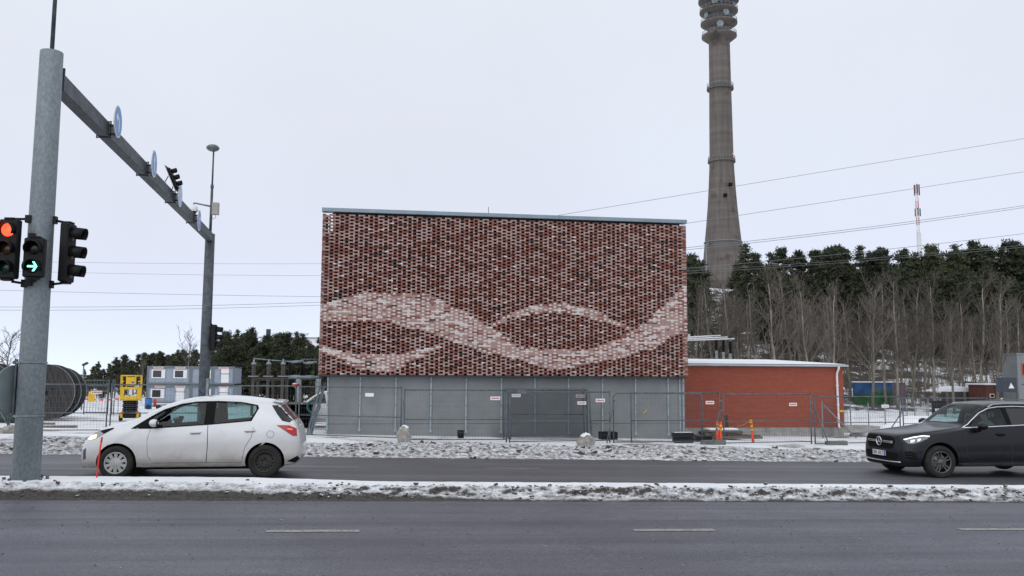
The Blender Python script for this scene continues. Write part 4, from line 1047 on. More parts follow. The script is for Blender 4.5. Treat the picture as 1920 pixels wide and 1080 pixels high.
innerS = Shell([(r[0], .55, r[2]-.09, r[3]-.03, r[4]-.05, r[5]-.05, r[6]-.06) for r in rowsS if 1.2 < r[0] < 4.5]).mesh('cav', [M['interior']], np.linspace(1.56, 4.1, 30))
wsO = MB()   # windscreen opening: a slab through the screen plane
def scr(x, f):
    zb, w, zs, wr, zc, zt = ss.par(x); a = math.asin(min(1, f)); return wr*math.cos(a)**.75, zc+(zt-zc)*math.sin(a)**.75
g_ = []; NXW = 10
for i in range(NXW+1):
    x = 1.60+(2.20-1.60)*i/NXW
    for j in range(-6, 7):
        zb, w, zs, wr, zc, zt = ss.par(x); yy = wr*.90*j/6; cc = max(0, 1-(abs(yy)/wr)**(2/.75))
        z = zc+(zt-zc)*cc**.375; g_.append((x, yy, z))
row = 13; nq = len(g_); d_out = Vector((-.35, 0, .45)).normalized()
top = [Vector(q)+d_out*.10 for q in g_]; bot = [Vector(q)-d_out*.16 for q in g_]
fs = [(i*row+j, i*row+j+1, (i+1)*row+j+1, (i+1)*row+j) for i in range(NXW) for j in range(row-1)]
fs += [tuple(k+nq for k in reversed(f)) for f in fs]
edge = [j for j in range(row)]+[i*row+row-1 for i in range(1, NXW+1)]+[NXW*row+j for j in range(row-2, -1, -1)]+[i*row for i in range(NXW-1, 0, -1)]
fs += [(edge[k], edge[k]+nq, edge[(k+1) % len(edge)]+nq, edge[(k+1) % len(edge)]) for k in range(len(edge))]
wsO.add(top+bot, fs)
cutS = [cyl_y(.87, .36, .425, -1.3, -.56, 'c', [M['blackm']]), cyl_y(.87, .36, .425, .56, 1.3, 'c', [M['blackm']]), cyl_y(3.76, .36, .425, -1.3, -.56, 'c', [M['blackm']]), cyl_y(3.76, .36, .425, .56, 1.3, 'c', [M['blackm']]),
        innerS, prism_y(winS, -1.3, 1.3, 'c', [M['interior']]), prism_y(winS2, -1.3, 1.3, 'c', [M['interior']]), wsO.mesh('c', [M['interior']])]
link_mesh('body', bool_cut(meS, cutS, None), sv)
gw_ = []
for i in range(NXW+1):
    x = 1.575+(2.235-1.575)*i/NXW
    for j in range(-6, 7):
        zb, w, zs, wr, zc, zt = ss.par(x); yy = wr*.95*j/6; cc = max(0, 1-(abs(yy)/wr)**(2/.75)); gw_.append(Vector((x, yy, zc+(zt-zc)*cc**.375))+d_out*.004)
wg = MB(); wg.add(gw_, fs[:NXW*(row-1)], 0, True); wg.build('windscreen', glass('windscreen_glass', (.60, .68, .67), .03, .0, .45), sv)
belt = [(1.50, 1.10), (2.62, 1.145), (3.62, 1.185)]
for side, sg in (('L', -1), ('R', 1)):
    suv.patch('window', winS, side, -.012, M['glass'], sv, .12, 0); suv.patch('window', winS2, side, -.012, M['glass_dk'], sv, .12, 0)
    suv.patch('window_pillar', [(2.60, 1.54), (2.70, 1.545), (2.70, 1.17), (2.60, 1.16)], side, .003, M['blackm'], sv, .2, .004)
    suv.patch('window_pillar', [(1.54, 1.115), (1.81, 1.275), (1.82, 1.26), (1.68, 1.14), (1.70, 1.12)], side, .003, M['blackm'], sv, .2, .004)
    suv.line('window_trim', [(1.53, 1.105), (1.66, 1.175), (1.80, 1.282), (2.0, 1.425), (2.25, 1.528), (2.5, 1.562), (2.9, 1.572), (3.4, 1.56), (3.62, 1.51)], side, M['chrome'], sv, .013, .006)
    suv.line('window_trim', belt, side, M['chrome'], sv, .013, .006)
    rr = MB(); q0 = [(1.98, 1.46), (2.15, 1.565), (2.5, 1.655), (3.1, 1.69), (3.7, 1.67), (4.0, 1.61)]
    rr.tube([(a, sg*(ss.par(a)[3]+.012), ss.par(a)[4]+(.0 if k_ in (0, 5) else .045)) for k_, a in enumerate((2.25, 2.38, 2.7, 3.3, 3.8, 4.0))], .018, 8); rr.build('roof_rail', mat('satin_rail', (.38, .39, .41), .3, .8), sv)
    fd = suv.patch('front_door', [(1.52, 1.075), (2.60, 1.12), (2.63, .80), (2.60, .36), (1.62, .36), (1.52, .55), (1.50, .80)], side, .004, ps, sv, .14)
    rd = suv.patch('rear_door', [(2.62, 1.12), (3.66, 1.16), (3.68, 1.0), (3.42, .72), (3.30, .36), (2.62, .36), (2.645, .80)], side, .004, ps, sv, .14)
    for d_, x_ in ((fd, 2.36), (rd, 3.38)):
        suv.patch('handle_recess', [(x_-.13+.13+.115*math.cos(a)-.0, .955+.045*math.sin(a)) for a in np.linspace(0, 2*math.pi, 16)[:-1]], side, .006, M['blackm'], d_, .1, 0)
        p, n_ = suv.project(x_, .965, side); h_ = MB(); h_.tube([p+n_*.01+Vector((-.115, 0, 0)), p+n_*.04+Vector((-.07, 0, .003)), p+n_*.04+Vector((.07, 0, .006)), p+n_*.01+Vector((.115, 0, .006))], .014, 8); h_.build('handle', ps, d_)
    suv.line('door_gap', [(1.52, 1.08), (1.495, .80), (1.515, .55), (1.62, .355), (2.60, .355), (3.30, .355), (3.42, .72), (3.68, 1.0)], side, M['seam'], sv, .005)
    suv.line('door_gap', [(2.61, 1.12), (2.637, .80), (2.61, .36)], side, M['seam'], sv, .006, .003)
    suv.patch('sill_trim', [(1.32, .335), (3.32, .335), (3.32, .255), (1.32, .255)], side, .012, M['alloy'], sv, .2)
    arc_ = [(.87+.44*math.cos(a), .36+.44*math.sin(a)) for a in np.linspace(math.pi*1.02, -.05, 22)]
    suv.line('arch_lip', arc_, side, ps, sv, .020, -.004); suv.line('arch_lip', [(a+2.89, b) for a, b in arc_], side, ps, sv, .020, -.004)
    hl = suv.patch('headlamp', [(.125, .845), (.30, .895), (.52, .93), (.66, .925), (.60, .87), (.42, .80), (.26, .755), (.17, .76)], side, .004, mat('headlamp_lens', (.10, .105, .11), .06, .2, (.20, .21, .22), 30, coat=1), sv, .04)
    suv.patch('running_light', [(.125, .850), (.30, .902), (.52, .936), (.66, .928), (.66, .912), (.52, .917), (.30, .882), (.13, .832)], side, .008, M['drl'], hl, .04, 0)
    suv.patch('projector', [(.22, .775), (.30, .80), (.33, .85), (.24, .835)], side, .008, M['chrome'], hl, .03, 0); suv.patch('projector', [(.36, .80), (.43, .825), (.46, .875), (.38, .86)], side, .008, M['chrome'], hl, .03, 0)
    suv.patch('air_intake', [(.10, .58), (.20, .60), (.30, .55), (.34, .42), (.20, .40), (.12, .45)], side, .003, M['blackm'], sv, .05)
    for zz in (.455, .515): suv.line('intake_fin', [(.11, zz+.02), (.20, zz+.02), (.31, zz-.02)], side, ps, sv, .012, .008)
    mi = thing('mirror', None, None); mi.parent = sv
    m = MB(); m.sphere((1.82, sg*(.945+.135), 1.155), (.10, .125, .085), 18, 12); m.build('mirror_shell', ps, mi)
    m = MB(); m.box((1.78, sg*.955, 1.06), (.13, .10, .08), bev=.02); m.tube([(1.78, sg*.94, 1.06), (1.80, sg*1.02, 1.10)], .045, 8); m.build('mirror_stem', M['blackm'], mi)
gr = suv.patch('grille', [(-.52, .87), (-.40, .90), (.40, .90), (.52, .87), (.56, .78), (.47, .645), (.38, .615), (-.38, .615), (-.47, .645), (-.56, .78)], 'F', .006, M['blackm'], sv, .06)
for zz in (.755, .785):
    suv.line('grille_bar', [(-.50, zz), (-.12, zz)], 'F', M['chrome'], gr, .007, .016); suv.line('grille_bar', [(.12, zz), (.50, zz)], 'F', M['chrome'], gr, .007, .016)
p, n_ = suv.project(0, .77, 'F'); em = MB()
em.lathe([(.088, -.008), (.105, -.008), (.105, .008), (.088, .008), (.088, -.008)], p+Vector((-.03, 0, 0)), (-1, 0, 0), 28)
for k in range(3):
    a = math.pi/2+2*math.pi*k/3; e0 = p+Vector((-.03, 0, 0)); d_ = Vector((0, math.cos(a), math.sin(a))); t_ = Vector((0, -math.sin(a), math.cos(a)))
    q = [e0+t_*.020, e0+d_*.095, e0-t_*.020]; em.add([v_+Vector((-.006, 0, 0)) for v_ in q]+[v_+Vector((.006, 0, 0)) for v_ in q], [(0, 1, 2), (5, 4, 3), (0, 3, 4, 1), (1, 4, 5, 2)])
em.build('emblem', M['chrome'], gr)
suv.patch('lower_intake', [(-.62, .545), (.62, .545), (.66, .46), (.56, .38), (-.56, .38), (-.66, .46)], 'F', .005, M['blackm'], sv, .06)
suv.line('bumper_trim', [(-.70, .345), (-.3, .335), (.3, .335), (.70, .345)], 'F', M['chrome'], sv, .014, .004)
p, n_ = suv.project(0, .505, 'F'); pl = MB(); pl.box((p.x-.035, 0, .505), (.012, .52, .115), bev=.004); plo = pl.build('number_plate', M['white'], sv)
pb = MB(); pb.box((p.x-.0425, -.235, .505), (.004, .046, .109)); pb.build('plate_band', M['blue_dk'], plo)
def text_mesh(txt, size, name, m, parent, loc, rot, ext=.001):
    cu = bpy.data.curves.new('t', 'FONT'); cu.body = txt; cu.size = size; cu.align_x = 'CENTER'; cu.align_y = 'CENTER'; cu.extrude = ext
    o = bpy.data.objects.new('t', cu); C.objects.link(o); dg = bpy.context.evaluated_depsgraph_get(); dg.update()
    me = bpy.data.meshes.new_from_object(o.evaluated_get(dg)); bpy.data.objects.remove(o); me.materials.clear(); me.materials.append(m)
    return link_mesh(name, me, parent, loc, rot)
text_mesh('381 HCT', .115, 'plate_lettering', M['black'], plo, (p.x-.0435, .02, .505), (R_(90), 0, R_(-90)))
ub = MB(); ub.box((2.4, 0, .30), (3.6, 1.5, .12)); ub.box((.35, 0, .30), (.5, 1.3, .10)); ub.build('underbody', M['blackm'], sv)
it = MB()
for sx_, sy_ in ((2.35, -.40), (2.35, .40), (3.3, 0)):
    wd = .52 if sy_ else 1.35
    it.box((sx_, sy_, .72), (.52, wd, .18), bev=.04); it.box((sx_+.30, sy_, 1.02), (.15, wd, .62), Matrix.Rotation(.22, 3, 'Y'), bev=.05)
    if sy_: it.box((sx_+.40, sy_, 1.38), (.09, .26, .17), bev=.03)
it.build('seat', mat('grey_seat', (.06, .062, .065), .8), sv)
st = MB(); a_ = Vector((-.85, 0, .5)).normalized()
st.tube([Vector((1.92, -.40, 1.08))+(Vector((0, 1, 0))*math.cos(a)+a_.cross(Vector((0, 1, 0)))*math.sin(a))*.18 for a in np.linspace(0, 2*math.pi, 22)], .016, 6); st.box((1.68, 0, .97), (.30, 1.4, .14), bev=.04); st.build('dashboard', M['interior'], sv)
for x_ in (.87, 3.76):
    wheel(sv, x_, -.845, .36, .362, .235, 'alloy', M['alloy'], -1, .245); wheel(sv, x_, .845, .36, .362, .235, 'alloy', M['alloy'], 1, .245)
seated_person('person in a grey jacket at the wheel of the dark sport utility vehicle', (sxp+2.40, sy-.40, zg_+.74), 1, M['jacket_gr'], M['hair'], 0)
# ================================================================== site fences
def fence_panel(A, B, z0, zt, label, group, rounded=False, mid=1.0, sx=.105, sz=.20, wr_=.0026, lean=0., sign=None, tall=.045, name='site_fence', bottom=True):
    A = Vector(A); B = Vector(B); d = B-A; L = d.length; rz = math.atan2(d.y, d.x)
    r = thing(name, label, 'fence', (A.x, A.y, z0), rz, group); H_ = zt-z0
    if lean: r.rotation_euler = (lean, 0, rz)
    if rounded:
        q = .16; pts = [(0, 0, 0), (0, 0, H_-q)]+[(q-q*math.cos(a), 0, H_-q+q*math.sin(a)) for a in np.linspace(0, math.pi/2, 6)[1:]]+[(L-q+q*math.sin(a), 0, H_-q+q*math.cos(a)) for a in np.linspace(0, math.pi/2, 6)]+[(L, 0, 0)]
        MB().tube(pts, .024, 8).build('frame_tube', M['fence'], r)
    else:
        for x in (0, L): MB().cyl((x, 0, 0), (x, 0, H_+tall), .026, n=8).build('post', M['fence'], r)
        MB().cyl((0, 0, H_), (L, 0, H_), .021, n=8).build('rail', M['fence'], r)
    if mid: MB().cyl((0, 0, H_-mid), (L, 0, H_-mid), .017, n=8).build('rail', M['fence'], r)
    if bottom: MB().cyl((0, 0, .12), (L, 0, .12), .017, n=8).build('rail', M['fence'], r)
    w = MB(); k = int(L/sx)
    for i in range(1, k):
        x = L*i/k; w.tube([(x, .004, .10), (x, .004, H_-.01)], wr_, 3, cap=False)
    k = int((H_-.12)/sz)
    for i in range(1, k+1):
        z = .12+(H_-.13)*i/(k+1); w.tube([(.02, -.004, z), (L-.02, -.004, z)], wr_, 3, cap=False)
    tag(w.build('wire_mesh', M['wire'], r), kind='stuff')
    if sign:
        x, z, red = sign; s_ = MB(); s_.box((x, -.03, z), (.34, .004, .12), bev=.002); so_ = s_.build('name_plate', M['white'], r)
        if red:
            t = MB()
            for i in range(6): t.box((x-.115+.046*i, -.0335, z), (.034, .002, .045 if i % 2 else .05))
            t.build('plate_lettering', red, so_)
    return r
redp = mat('plate_red', (.38, .06, .05), .6); palep = mat('plate_grey', (.45, .45, .47), .6)
G1 = 'temporary fence panels along the building site'
def fp(px0, Y0, px1, Y1, py0, py1, label, **k):
    a = spot(px0, py0, Y0); b = spot(px1, py1, Y1); z0 = min(GZ(a.x, Y0), GZ(b.x, Y1))-.02
    return fence_panel((a.x, Y0, 0), (b.x, Y1, 0), z0, (a.z+b.z)/2, label, G1, **k)
fp(-160, 33.2, 19, 33.1, 719, 720, 'fence panel at the left edge, partly behind the thick pole')
fp(22, 33.1, 203, 33, 720, 721, 'fence panel in front of the large cable drums, right of the thick pole')
fp(210, 33, 384, 33, 721, 722, 'fence panel in front of the yellow scissor lift')
fp(390, 33, 556, 33, 724, 723, 'round cornered fence panel above the white car roof', rounded=True, mid=0, bottom=False, sx=.2, sz=.4)
fp(562, 32.3, 753, 30.2, 722, 730, 'fence panel with a blank white plate at the left end of the concrete wall', sign=(2.9, 1.55, None))
fp(759, 30.2, 950, 30.1, 730, 733, 'fence panel with a red lettered plate, just right of the pale boulder post', sign=(3.1, 1.52, redp))
fp(956, 30.1, 1143, 30.4, 734, 736, 'fence panel in front of the leaning stack of panels', sign=(3.28, 1.52, redp))
fp(1150, 30.5, 1316, 30.8, 738, 737, 'round cornered fence panel spanning the right end of the concrete wall', rounded=True, mid=0, sx=.06, sz=.06, wr_=.0016)
fp(1183, 30.75, 1349, 31.1, 736, 737, 'fence panel with a plate before the left end of the red brick house', sign=(3.1, 1.52, redp))
fp(1356, 31.1, 1519, 31.6, 737, 741, 'fence panel with a red lettered plate in front of the red brick wall', sign=(2.95, 1.52, redp))
fp(1526, 31.6, 1686, 32.1, 742, 745, 'fence panel right of the downpipe of the brick house', sign=(3.2, 1.52, palep))
fp(1692, 32.1, 1850, 32.6, 745, 748, 'fence panel behind the bonnet of the dark car')
fp(1856, 32.6, 2010, 33.1, 748, 751, 'fence panel at the right edge behind the dark car')
# the couplers that clamp neighbouring posts, and slanting props on concrete feet
def prop(px, pyt, pxb, pyb, Y, label, foot=None):
    a = spot(px, pyt, Y); b = spot(pxb, pyb, Y-.7); gz_ = GZ(b.x, Y-.7)
    r = thing('fence_prop', label, 'prop', (b.x, Y-.7, gz_)); o = Vector((b.x, Y-.7, gz_))
    MB().tube([a-o, (0, 0, .03)], .021, 8).build('strut', M['fence'], r)
    m = MB(); m.box(a-o, (.12, .05, .04)); m.box(a-o+Vector((0, 0, -.35)), (.12, .05, .03)); m.build('coupler', M['galv'], r)
    if foot:
        m = MB(); m.box((foot[0], .0, .07), (foot[1], .26, .17), bev=.02); m.build('foot_block', M['conc_dk'], r)
    return r
prop(1152, 748, 1138, 838, 30.5, 'thin prop leaning on the fence beside the black crate')
prop(1352, 752, 1338, 822, 31.15, 'fence prop with a long grey concrete foot by the orange markers', (-.02, .88))
prop(1524, 755, 1554, 832, 31.65, 'slanting fence prop on a dark foot block before the brick house corner', (.30, .80))
prop(757, 752, 760, 825, 30.3, 'fence prop behind the pale boulder')
prop(80, 730, 62, 800, 33.2, 'fence prop standing right behind the thick pole')
prop(-14, 748, 22, 806, 33.2, 'slanting fence prop at the far left by the boulder')
prop(1698, 762, 1650, 800, 32.3, 'fence prop left of the dark car windscreen')

# panels stored leaning against the wall
for i, (a, b, py, dy, lab, sg) in enumerate(((942, 1098, 742, 33.35, 'rear leaning fence panel of the stack against the concrete wall', (.7, 1.75, palep)),
                                            (948, 1093, 743, 33.15, 'second leaning fence panel from the front of the stack', (2.85, 1.6, redp)),
                                            (953, 1107, 745, 32.9, 'front leaning fence panel of the stack, round cornered', (.3, 1.62, palep)),
                                            (957, 1101, 741, 32.7, 'leaning fence panel with a pale plate low on its right', (2.75, 1.35, redp)))):
    p0 = spot(a, 815, dy-.35); p1 = spot(b, 815, dy-.35); zb_ = GZ(p0.x, dy)-.0
    fence_panel((p0.x, dy-.42-.1*(3-i), 0), (p1.x, dy-.42-.1*(3-i), 0), zb_, zb_+1.86, lab, 'fence panels leaning against the concrete wall', rounded=i != 1, mid=.95 if i == 1 else 0, sx=.042, sz=.046, wr_=.0024, lean=R_(-6-2*i), sign=sg, name='stored_site_fence')

# ================================================================== things lying along the fence
def boulder(px, py, Y, s_, label, snow=True, seed=1):
    rnd = random.Random(seed); p = spot(px, py, Y); z = GZ(p.x, Y)
    r = thing('boulder', label, 'boulder', (p.x, Y, z-.05))
    bm = bmesh.new(); bmesh.ops.create_icosphere(bm, subdivisions=3, radius=1)
    off = [Vector((rnd.uniform(-1, 1), rnd.uniform(-1, 1), rnd.uniform(-1, 1))).normalized() for _ in range(9)]; cut = [rnd.uniform(.62, .92) for _ in range(9)]
    for v in bm.verts:
        n_ = v.co.normalized(); k = 1
        for o_, c_ in zip(off, cut):
            d = n_.dot(o_)
            if d > c_: k = min(k, c_/d)
        v.co = Vector((n_.x*s_[0], n_.y*s_[1], n_.z*s_[2]))*(k+rnd.uniform(-.015, .015)); v.co.z += s_[2]*.75
    me = bpy.data.meshes.new('rock'); bm.to_mesh(me); me.materials.append(M['stone'])
    for q in me.polygons: q.use_smooth = True
    ro = link_mesh('rock', me, r)
    if snow:
        bm2 = bmesh.new(); bm2.from_mesh(me); bm2.normal_update(); dl = [f for f in bm2.faces if f.normal.z < .62 or f.calc_center_median().z < s_[2]*1.25]
        bmesh.ops.delete(bm2, geom=dl, context='FACES')
        for v in bm2.verts: v.co += Vector((0, 0, .02))
        m2 = bpy.data.meshes.new('snow_cap'); bm2.to_mesh(m2); m2.materials.append(M['snow_cap']); link_mesh('snow_cap', m2, r); bm2.free()
    bm.free(); return r
boulder(757, 812, 29.6, (.27, .25, .34), 'pale upright boulder at the fence joint left of the wall', True, 3)
boulder(1098, 818, 29.0, (.33, .28, .27), 'snow capped boulder in front of the leaning fence panels', True, 5)
boulder(16, 808, 31.5, (.34, .3, .20), 'brownish boulder at the far left beside the thick pole', False, 8)

def crate(px, Y, w, d, h, label, ribs=5, lid=False):
    p = spot(px, 812, Y); z = GZ(p.x, Y); r = thing('plastic_crate', label, 'crate', (p.x, Y, z))
    m = MB(); t = .025
    for (c, s_) in (((0, -d/2, h/2), (w, t, h)), ((0, d/2, h/2), (w, t, h)), ((-w/2+t/2, 0, h/2), (t, d-t, h)), ((w/2-t/2, 0, h/2), (t, d-t, h)), ((0, 0, t/2), (w-2*t, d-t, t))): m.box(c, s_)
    m.build('shell', M['black'], r)
    m = MB(); m.box((0, 0, h), (w+.03, d+.03, .03), bev=.008); 
    if lid: m.build('lid', M['black'], r)
    for i in range(ribs):
        q = MB(); q.box((-w/2+.04+(w-.08)*i/(ribs-1), -d/2-.018, h*.5), (.02, .012, h*.85)); q.build('rib', M['black'], r)
    return r
crate(1140, 32.9, .62, .5, .30, 'black ribbed plastic crate standing by the concrete wall')
p = spot(864, 812, 32.6); bk = thing('bucket', 'small black plastic bucket standing alone by the concrete wall', 'bucket', (p.x, 32.6, GZ(p.x, 32.6)))
m = MB(); m.lathe([(0, .01), (.115, .01), (.14, .26), (.15, .265), (.15, .285), (.132, .285), (.108, .03), (0, .03)], n=20); m.build('pail', M['black'], bk)
m = MB(); m.tube([(.145*math.cos(a), -.06*math.sin(a)-.08, .27-.05*math.sin(a)) for a in np.linspace(0, math.pi, 10)], .005, 5); m.build('handle', M['galv'], bk)
p = spot(1281, 818, 31.6)
for i, (dz, sx_, lab) in enumerate(((0, .74, 'lower black concrete ballast block of the two stacked by the fence'), (.185, .76, 'upper black ballast block with snow on top, stacked by the fence'))):
    b = thing('ballast_block', lab, 'block', (p.x+(-.02 if i else 0), 31.6, GZ(p.x, 31.6)+dz), R_(2*i))
    m = MB(); m.box((0, 0, .09), (sx_, .36, .175), bev=.02); m.box((-.2, -.183, .11), (.12, .012, .05)); m.box((.2, -.183, .11), (.12, .012, .05)); m.build('block_body', M['black'], b)
    if i:
        m = MB(); m.box((.0, 0, .185), (sx_-.06, .30, .016), bev=.007); m.build('snow_patch', M['snow_cap'], b)
p = spot(1318, 812, 32.2); b = thing('ballast_block', 'single black ballast block lying behind the stacked pair', 'block', (p.x, 32.2, GZ(p.x, 32.2)), R_(-4))
m = MB(); m.box((0, 0, .11), (.62, .34, .22), bev=.02); m.box((0, -.172, .12), (.3, .01, .06)); m.build('block_body', M['black'], b)
# pallets of boards
p = spot(1352, 812, 34.5); zq = GZ(p.x, 34.5)
def pallet(x, y, z, w, d, label, rz=0):
    r = thing('pallet', label, 'pallet', (x, y, z), rz)
    for i in range(3):
        q = MB(); q.box((0, -d/2+.06+(d-.12)*i/2, .05), (w, .10, .10)); q.build('runner', M['timber'], r)
    for i in range(7):
        q = MB(); q.box((-w/2+.07+(w-.14)*i/6, 0, .112), (.12, d, .022)); q.build('board', M['timber'], r)
    return r
zq += .06
pallet(p.x-.1, 34.5, zq, 1.9, .9, 'lower wooden pallet of the board stack before the brick house')
pallet(p.x-.05, 34.5, zq+.125, 1.6, .8, 'upper wooden pallet under the snowy board of the stack', R_(3))
sb = thing('snowy_board', 'broad grey board with snow lying on top of the pallets', 'board', (p.x+.02, 34.5, zq+.25)); sb.scale = (1.25, 1.1, 1.3)
MB().box((0, 0, .02), (1.2, .7, .04), bev=.005).build('board', M['timber'], sb)
m = MB(); m.box((0, 0, .075), (1.0, .55, .07), bev=.03); m.build('snow_layer', M['snow_cap'], sb)
for i, (x0, z0, x1, z1, yy, lab) in enumerate(((-.9, .30, .75, .25, 34.0, 'long thin plank lying across the pallets'), (.1, .14, 1.5, .08, 34.1, 'dark beam lying on the ground right of the pallets'), (-.5, .07, 1.45, .05, 33.8, 'lowest dark plank in front of the pallets'))):
    r = thing('plank', lab, 'plank', (p.x, yy, zq)); d_ = Vector((x1-x0, 0, z1-z0)); MB().box(((x0+x1)/2, 0, (z0+z1)/2), (d_.length, .12 if i else .08, .035 if i == 0 else .10), Matrix.Rotation(-math.atan2(d_.z, d_.x), 3, 'Y')).build('board', M['timber'], r)
r = thing('upright_plank', 'short grey plank leaning upright behind the pallets', 'plank', (p.x+.42, 34.95, zq)); MB().box((.03, 0, .45), (.13, .05, .90), Matrix.Rotation(-.10, 3, 'Y'), bev=.004).build('board', M['plank'], r)
# orange marker posts
def marker(px, py, Y, h, lab, lean=0):
    p = spot(px, py, Y); r = thing('marker_post', lab, 'marker post', (p.x, Y, GZ(p.x, Y)-.03)); r.rotation_euler = (0, lean, 0)
    MB().lathe([(0, 0), (.052, 0), (.048, h*.62), (.046, h*.62)], n=14).build('post', M['orange'], r)
    MB().lathe([(.047, h*.62), (.049, h*.62), (.049, h*.70), (.047, h*.70)], n=14).build('reflective_band', M['yellow'], r)
    MB().lathe([(.048, h*.70), (.049, h*.70), (.049, h*.76), (.048, h*.76)], n=14).build('reflective_band', M['red'], r)
    MB().lathe([(.047, h*.76), (.049, h*.76), (.049, h*.88), (.047, h*.88)], n=14).build('reflective_band', M['yellow'], r)
    MB().lathe([(.047, h*.88), (.048, h), (.03, h+.012), (0, h+.012)], n=14).build('cap', M['orange'], r); return r
marker(1412, 822, 32.0, .80, 'orange marker post with yellow bands standing free in the snow', R_(-4))
marker(1351, 822, 31.0, .82, 'orange marker post touching the fence posts', R_(1))
marker(1345, 812, 33.2, .80, 'orange marker post hidden behind the slanting fence prop')
a, b = spot(1406, 790, 31.95), spot(1378, 800, 33.3)
r = thing('safety_rope', 'sagging orange cord tied from the free marker post to the pallets', 'cord', (a.x, a.y, GZ(a.x, 32))); o = Vector(r.location)
MB().tube([a-o, (a+b)/2-o+Vector((0, 0, -.05)), b-o], .008, 5).build('cord', M['yellow'], r)
MB().box(a-o+Vector((.03, -.02, 0)), (.10, .06, .12), bev=.01).build('clip', M['yellow'], r)
# yellow tape scrap on the wall
p = spot(1210, 771, 34.03); r = thing('tape_scrap', 'scrap of yellow tape stuck on the concrete wall', 'tape', (p.x, 34.03, p.z-.1)); m = MB(); m.box((0, 0, .1), (.035, .006, .24), Matrix.Rotation(.65, 3, 'Y')); m.build('strip', M['yellow'], r)
# steel sections leaning against the building corner
for i, (dx, dz, lab) in enumerate(((0, 0, 'left steel channel leaning against the building corner'), (.09, -.12, 'middle steel channel leaning against the building corner'), (.17, .06, 'right steel channel leaning against the building corner'))):
    a = spot(577, 800, 34.0); a.z = GZ(a.x, 34); b = spot(602, 722, 34.25); r = thing('steel_channel', lab, 'channel', (a.x+dx, 34.0, a.z)); e = b-a+Vector((0, 0, dz))
    q = e.to_track_quat('Z', 'Y').to_matrix(); m = MB()
    m.box(e/2, (.08, .006, e.length), q); m.box(e/2+q @ Vector((-.037, .02, 0)), (.006, .04, e.length), q); m.box(e/2+q @ Vector((.037, .02, 0)), (.006, .04, e.length), q); m.build('profile', M['galv'], r)

# ================================================================== storage yard on the left
def disc_plank(R0_, i, n, th):
    x0 = -R0_+2*R0_*i/n+.008; x1 = -R0_+2*R0_*(i+1)/n-.008
    up = []; 
    for x in np.linspace(x0, x1, 6): up.append((x, math.sqrt(max(0, R0_**2-x*x))))
    return up+[(x, -z) for x, z in reversed(up)]
def cable_drum(x, y, R0_, wid, label, tilt=.35):
    z = GZ(x, y); r = thing('cable_drum', label, 'cable drum', (x, y, z), R_(9), 'wooden cable drums in the yard')
    for yy in (0, wid):
        f = MB(); f.lathe([(R0_, -.055), (R0_+.012, -.055), (R0_+.012, .055), (R0_, .055)], (0, yy, R0_), (0, 1, 0), 44, smooth=False)
        fo = f.build('flange', M['galv'], r)
        for i in range(11):
            p_ = disc_plank(R0_*.998, i, 11, .1); ca, sa = math.cos(tilt), math.sin(tilt)
            q = MB(); q.prism([(a*ca-b*sa, a*sa+b*ca) for a, b in p_], (0, yy+.048, R0_), (1, 0, 0), (0, 0, 1), .096); q.build('plank', M['plank'], fo)
        h = MB(); h.lathe([(.0, -.075), (.16, -.075), (.16, -.05)], (0, yy, R0_), (0, 1, 0), 16)
        for k in range(4): h.cyl((.42*math.cos(k*1.571+.4), yy-.07, R0_+.42*math.sin(k*1.571+.4)), (.42*math.cos(k*1.571+.4), yy-.05, R0_+.42*math.sin(k*1.571+.4)), .045, n=8)
        h.build('hub', M['blackm'], fo)
    MB().lathe([(R0_*.5, .05), (R0_*.5, wid-.05)], (0, 0, R0_), (0, 1, 0), 30).build('barrel', M['timber'], r)
    c = MB(); c.lathe([(R0_*.5, .06)]+[(R0_*.86+.025*(k % 2), .06+(wid-.12)*k/20) for k in range(21)]+[(R0_*.5, wid-.06)], (0, 0, R0_), (0, 1, 0), 36); c.build('wound_cable', M['black'], r)
    return r
p = spot(82, 738, 43.6); cable_drum(p.x, 43.6, 1.30, 1.75, 'front cable drum of the pair right of the thick pole')
p = spot(99, 738, 46.6); cable_drum(p.x, 46.6, 1.27, 1.75, 'rear cable drum of the pair right of the thick pole', .1)
p = spot(-32, 738, 43.2); cable_drum(p.x, 43.2, 1.30, 1.75, 'cable drum cut off by the left edge of the photo', -.2)
p = spot(-22, 738, 46.2); cable_drum(p.x, 46.2, 1.30, 1.75, 'cable drum behind the one at the left edge', .5)
p = spot(12, 782, 40.5); r = thing('green_tarpaulin', 'low dark green tarpaulin bundle on the ground before the left drums', 'tarpaulin', (p.x, 40.5, GZ(p.x, 40.5)))
m = MB(); rr_ = random.Random(3); m.sphere((0, 0, .2), (1.5, .5, .33), 20, 10, jit=.06, rnd=rr_); m.build('sheet', mat('dark_green_sheet', (.012, .03, .024), .6), r)
for (px, Y, l, lab) in ((78, 39, 1.0, 'short dark beam lying on the snow behind the thick pole'), (108, 36.5, 1.4, 'thin plank half buried in the snow before the drums')):
    p = spot(px, 797, Y); r = thing('plank', lab, 'plank', (p.x, Y, GZ(p.x, Y))); MB().box((0, 0, .045), (l, .12, .09), Matrix.Rotation(.1, 3, 'Z')).build('board', M['timber'], r)

